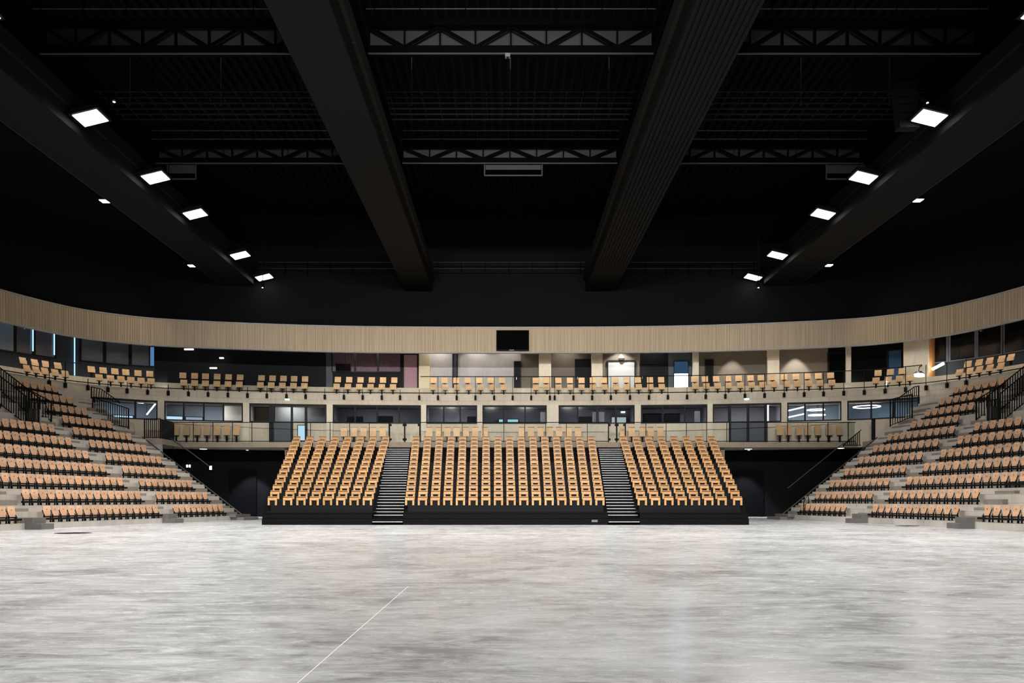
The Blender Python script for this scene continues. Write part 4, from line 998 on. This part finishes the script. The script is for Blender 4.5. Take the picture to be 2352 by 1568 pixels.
# ------------------------------------------------------------------ lamps
def beam(parent, power, size, blend, loc, rad=.45, col=(1.0, .972, .94), rot=(0, 0, 0)):
    ld = bpy.data.lights.new('lamp_beam', 'SPOT'); ld.energy = power; ld.color = col; ld.spot_size = math.radians(size); ld.spot_blend = blend; ld.shadow_soft_size = rad
    lo = bpy.data.objects.new('lamp_beam', ld); COL.objects.link(lo); lo.parent = parent; lo.location = loc; lo.rotation_euler = rot
def flood(x, y, z, side, label, group, size=0.96, tilt=(0.0, 0.0), power=0.0, cone=150, rot=(0, 0, 0)):
    t = thing('floodlight', label, 'floodlight', (x, y, z), group=group)
    h = size / 2
    mb = MB(); mb.box(x - h - .1, x + h + .1, y - h - .12, y + h + .12, z + .01, z + .16); mb.build('housing', M_GIRD, t)
    mb = MB()
    for i in range(6): mb.box(x - h + i * size / 5.5, x - h + i * size / 5.5 + .05, y - h, y + h, z + .16, z + .26)
    mb.build('cooling_fins', M_GIRDX, t)
    mb = MB(); mb.box(x - h, x + h, y - h, y + h, z - .012, z + .01); mb.build('lamp_panel', E_FLOOD, t)
    mb = MB()
    if side: mb.box(*sorted((x + side * (h + .1), x + side * (h + .172))), y - .12, y + .12, z + .05, z + .12)
    else: mb.box(x - .06, x + .06, y - .06, y + .06, z + .2, z + 1.0)
    mb.build('bracket', M_GIRDX, t)
    t.rotation_euler = (tilt[0], tilt[1], 0)
    beam(t, power, cone, .9, (0, 0, -.6), rot=rot)
YS = [32.4, 38.4, 43.3, 50.6, 55.6]
for side, xx, sg in (('left', -16.30, -1), ('right', 16.55, 1)):
    g = 'floodlights along the %s girder' % side
    for i, y in enumerate(YS): flood(xx, y, H + 14.95, sg, 'bright square floodlight on the %s girder, %s from the back wall' % (side, ORD[4 - i]), g, tilt=(0, sg * .24), power=BEAM_SIDE * (1 if y < 50 else .08) * (1.18 if sg < 0 else .86), rot=(0 if y < 50 else -.6, sg * .24, 0), cone=(146 if sg < 0 else 126) if y < 50 else 110)
    for i, (y, pw) in enumerate(((25.4, 1.7), (18.5, 1.5), (11.5, .9), (4.5, .6), (-2.5, .5))): flood(xx, y, H + 14.95, sg, 'square floodlight on the %s girder overhead of the camera, %s nearer one' % (side, ORD[i]), g, tilt=(0, sg * .24), power=BEAM_SIDE * pw, cone=136, rot=(0, sg * .22, 0))
for i, xx in enumerate((-6.1, -2.0, 2.2, 6.5)):
    flood(xx, 2.5, H + 13.4, 0, 'square floodlight of the cross row overhead of the camera, %s from left' % ORD[i], 'floodlights of the cross row', tilt=(1.36, 0), power=BEAM_FRONT, cone=58)
t = thing('lighting_bar', 'dark bar carrying the cross row of floodlights overhead of the camera', 'bar', (0, 2.4, ZB))
mb = MB(); mb.bar((-7.2, 2.1, ZB - .06), (7.6, 2.1, ZB - .06), .12); mb.build('bar', M_GIRDX, t)
for side, xx, (y1_, y2_) in (('left', -19.55, (40.2, 51.3)), ('right', 19.95, (40.1, 51.2))):
    for i, y in enumerate((y1_, y2_)):
        t = thing('small_lamp', 'small white lamp on the outer lower edge of the %s girder, %s one' % (side, ('closer', 'farther')[i]), 'lamp', (xx, y, ZB), group='small girder edge lamps')
        mb = MB(); mb.box(xx - .2, xx + .2, y - .24, y + .24, ZB + .02, ZB + .12); mb.build('housing', M_GIRD, t)
        mb = MB(); mb.box(xx - .17, xx + .17, y - .2, y + .2, ZB, ZB + .02); mb.build('lamp_panel', E_SMALL, t)
        beam(t, BEAM_SMALL, 95, .8, (0, 0, -.2), .15, (1, .88, .70), (0, (.95 if side == 'left' else -.95), 0))
# ceiling downlights in the recess and lamps on the balcony
def downlight(u, v, y, z, label, mat, r=.22, power=0.0, col=(1, .93, .82), spot=80):
    t = thing('downlight', label, 'downlight', uY(u, y, z), group='recessed downlights'); x = uY(u, y, z)[0]
    mb = MB(); mb.cyl((x, y, z - .03), r, .03); mb.build('trim_ring', M_CHAR, t)
    mb = MB(); mb.cyl((x, y, z - .045), r * .8, .016); mb.build('lens', mat, t)
    if power:
        ld = bpy.data.lights.new('downlight_beam', 'SPOT'); ld.energy = power; ld.color = col; ld.spot_size = math.radians(spot); ld.spot_blend = .35; ld.shadow_soft_size = .06
        lo = bpy.data.objects.new('downlight_beam', ld); COL.objects.link(lo); lo.parent = t; lo.location = (0, 0, -.07)
E_DL = emit('downlight_lens', (1, .95, .88), 3.0)
downlight(467, 1036, 55.6, 4.63, 'white downlight in the gallery soffit beside the left stand', E_DL, .3)
downlight(1719, 1036, 55.6, 4.63, 'white downlight in the gallery soffit right of the tribune', E_DL, .3)
downlight(1930, 1035, 54.8, 4.63, 'white downlight in the gallery soffit beside the right stand', E_DL, .3)
for u, lab in ((568, 'dim downlight grazing the black recess wall left of the tribune'), (1720, 'dim downlight grazing the black recess wall right of the tribune')):
    downlight(u, 0, 56.85, 4.63, lab, E_DL, .1, 1500, (.8, .9, 1), 75)
for u, p, cn, lab in ((1684, 700, 62, 'downlight washing the taupe wall beside the dark door'), (1829, 1300, 62, 'downlight washing the taupe wall beside the black doorway'), (1427, 500, 100, 'downlight above the lamp-lit door on the upper balcony'), (1300, 110, 120, 'downlight over the taupe wall beside the black door'),
                  (1010, 130, 125, 'downlight over the first grey concrete panel'), (1095, 130, 125, 'downlight over the second grey concrete panel'), (1165, 80, 125, 'downlight over the third grey concrete panel'), (842, 330, 130, 'downlight over the burgundy curtains'), (1500, 60, 120, 'downlight over the black door beside the bright window')):
    P = at_s(s_of(u, OB - .9), OB - .9); downlight(u, 0, P[1], 12.98, lab, E_DL, .12, p, (1, .93, .84), cn)
for i, u in enumerate((30, 95, 150, 215, 275, 335, 785, 850, 905, 1000, 1060, 1120, 1225, 1290, 1355, 1420, 1485, 1600, 1665, 1730, 1795, 1860, 1915, 2030, 2085, 2210, 2270, 2330)):  # unseen lamps added to brighten the balcony seats
    P = at_s(s_of(u, 1.0), 1.0); downlight(u, 0, P[1], 12.98, 'added unseen downlight in the balcony soffit above the seats', E_DL, .1, 130, (1, .93, .84), 120)
# domed wall lamp above the lamp-lit door
P = at_s(s_of(1427, OB), OB - .12); t = thing('wall_lamp', 'small domed white lamp above the lamp-lit balcony door', 'wall lamp', (P[0], P[1], 11.72))
mb = MB(); mb.cyl((P[0], P[1], 11.72), .2, .06, 16); mb.cyl((P[0], P[1], 11.78), .14, .07, 16); mb.build('dome', E_DL, t)
mb = MB(); mb.cyl((P[0], P[1] + .05, 11.85), .05, .12, 10); mb.build('stem', M_WHITE, t)
# exit signs
for u, v, off, lab in ((1715, 916, -.02, 'small glowing green-white exit sign on the concrete band above the gallery door'), (660, 917, -.02, 'small glowing white exit sign on the concrete band left of centre'), (1431, 946, 5.15, 'small glowing green exit sign inside a gallery room')):
    P = at_s(s_of(u, off), off); z = zat(v, P[1]); t = thing('exit_sign', lab, 'exit sign', (P[0], P[1], z))
    mb = MB(); wall_block(mb, s_of(u, off) - .15, s_of(u, off) + .15, off - .03, off, z - .06, z + .06, 2); mb.build('lit_face', E_SIGN, t)
    mb = MB(); wall_block(mb, s_of(u, off) - .16, s_of(u, off) + .16, off - .035, off + .02, z + .06, z + .09, 2); mb.build('casing', M_STEEL, t)
# lamps in the left recess
for us, v, y, lab, m, s_ in (((430, 433), 1070, 57.9, 'two small upright white lights on the black recess wall', E_COOL, .09), ((484,), 1074, 57.4, 'bright round white lamp in the black recess', E_RING, .13)):
    z = zat(v, y); t = thing('recess_lamp', lab, 'lamp', uY(us[0], y, z))
    for u in us:
        u_ = u + (3 if u == 433 else 0); x, _, _ = uY(u_, y, 0); mb = MB(); mb.box(x - s_ * .6, x + s_ * .6, y - .03, y, z - s_, z + s_); mb.build('lens', m, t)
    x = uY(sum(us) / len(us), y, 0)[0]; mb = MB(); mb.bar((x, y + .03, z), (x, 58.2, z), .05); mb.build('arm', M_STEEL, t)
# dish lamp and strip lamp by the upper right landing
p = ring_pt(2110, -.25, 0); z = zat(862, p.y)
t = thing('dish_lamp', 'glaring dish lamp on the balcony railing beside the pale concrete panel', 'lamp', (p.x, p.y, z))
mb = MB(); mb.cyl((p.x, p.y, z + .10), .30, .07, 20); mb.cyl((p.x, p.y, z + .17), .2, .08, 20); mb.build('dish', M_METAL, t)
mb = MB(); mb.cyl((p.x, p.y, z - .05), .24, .15, 16); mb.build('lens', E_BRIGHT, t)
mb = MB(); mb.tube([(p.x, p.y, z + .25), (p.x + .05, p.y, z + .55), (p.x + .2, p.y + .1, z + .6), (p.x + .28, p.y + .2, 9.66)], .03, 6); mb.build('arm', M_STEEL, t)
A = ring_pt(2141, 3.4, 0); B = ring_pt(2168, 3.4, 0); za, zb_ = zat(848, A.y), zat(834, B.y)
t = thing('strip_lamp', 'glaring slanted strip lamp before the black balcony doorway at right', 'lamp', ((A + B) / 2).xy.to_3d() + Vector((0, 0, za)))
mb = MB(); mb.tube([(A.x, A.y, za), (B.x, B.y, zb_)], .09, 8); mb.build('tube', E_BRIGHT, t)
mb = MB(); mb.tube([(B.x, B.y, zb_), (B.x + .1, B.y, zb_), (B.x + .1, B.y, 12.98)], .02, 6); mb.build('hanger', M_STEEL, t)
# hanging lamps of the dark lounge
for u, v, off, l, lab in ((434, 802, 3.4, .45, 'white strip pendant under the timber band in the dark lounge'), (509, 822, 4.0, .2, 'small round pendant glowing in the dark lounge'), (490, 845, 4.0, .35, 'low white strip pendant glowing in the dark lounge')):
    P = at_s(s_of(u, off), off); z = zat(v, P[1]); t = thing('pendant_lamp', lab, 'pendant lamp', (P[0], P[1], z), group='lounge pendants')
    mb = MB(); mb.bar((P[0] - l * .7, P[1], z), (P[0] + l * .7, P[1], z), .09, .09); mb.build('diffuser', E_RING, t)
    mb = MB(); mb.tube([(P[0], P[1], z), (P[0], P[1], 12.98)], .012, 5); mb.build('cable', M_STEEL, t)
# white box under the nearest truss, stage lamps
x, y, z = uY(1166, 29.85, H + 16.06); t = thing('sensor_box', 'small white box under the nearest truss in the middle bay', 'sensor', (x, y, z))
mb = MB(); mb.box(x - .09, x + .09, y - .08, y + .08, z - .1, z + .03); mb.build('body', M_LABELP, t)
mb = MB(); mb.cyl((x, y - .02, z - .13), .04, .03, 12); mb.build('lens', M_STEEL, t)
def spot(u, v, zr, label, tail=(.0, .0)):
    y = zr * F / (VC - v); x, _, _ = uY(u, y, 0); z = H + zr
    t = thing('stage_spotlight', label, 'spotlight', (x, y, z), group='stage spotlights')
    mb = MB(); mb.tube([(x, y, z), (x + tail[0], y + .1, z + .45)], .11, 10); mb.build('can', M_GIRD, t)
    mb = MB(); mb.cyl((x, y, z - .03), .05, .02, 10); mb.build('lens', E_RING, t)
    mb = MB(); mb.bar((x + tail[0] * .6, y + .06, z + .3), (x + tail[0] * .6, y + .06, 20.62), .035); mb.build('hanger', M_GIRDX, t)
spot(262, 233, 16.2, 'tilted stage spotlight hanging beside the nearest left floodlight', (-.35, 0)); spot(2189, 215, 16.2, 'tilted stage spotlight hanging beside the nearest right floodlight', (.4, 0)); spot(2130, 235, 16.4, 'dark stage spotlight second from the nearest right floodlight', (-.3, 0)); spot(2076, 215, 16.4, 'dark stage spotlight third from the nearest right floodlight', (-.1, 0)); spot(603, 660, 13.8, 'tiny far spotlight below the last left floodlight'); spot(1742, 660, 13.8, 'tiny far spotlight below the last right floodlight')
# hanging loudspeaker column at upper right
y = 33.2
t = thing('hanging_speaker', 'dark curved column of loudspeakers hanging near the nearest right floodlight', 'loudspeaker', uY(2085, y, H + 15.2))
for j in range(6):
    x, _, _ = uY(2078 + j * 1.5, y, 0); z = H + 16.4 - j * .3; mb = MB(); mb.box(x - .4, x + .4, y - .25 + j * .02, y + .3, z, z + .27); mb.build('cabinet', M_GIRDX, t)
mb = MB(); x = uY(2080, y, 0)[0]; mb.bar((x, y, H + 16.6), (x, y, 20.62), .06); mb.build('hanger', M_GIRDX, t)

# ------------------------------------------------------------------ floor details
mb = MB(); mb.box(-1.34, -1.331, 3.4, 11.2, 0.0005, 0.0035); o = mb.build('floor_joint', M_JOINT, loc=(-1.335, 7, 0)); tag(o, 'thin pale sealed joint line running across the polished floor', 'floor line')
mb = MB(); mb.box(-13.5, 13.5, 23.86, 23.9, 0.0005, 0.002); o = mb.build('floor_joint', M_GREYP, loc=(0, 23.88, 0)); tag(o, 'long dark joint line crossing the floor in front of the tribune', 'floor line')
for u, v, r, lab in ((168, 1224, .6, 'flat black floor box cover on the floor before the left stand'), (2084, 1207.5, .5, 'flat black floor box cover before the right stand')):
    y = H * F / (v - VC); x, _, _ = uY(u, y, 0); t = thing('floor_box', lab, 'floor box', (x, y, 0))
    mb = MB(); mb.cyl((x, y, .001), r, .006, 28); mb.build('cover', M_HATCH, t)
    mb = MB(); mb.box(x - .12, x + .12, y - .04, y + .04, .0075, .012); mb.build('handle', M_STEEL, t)
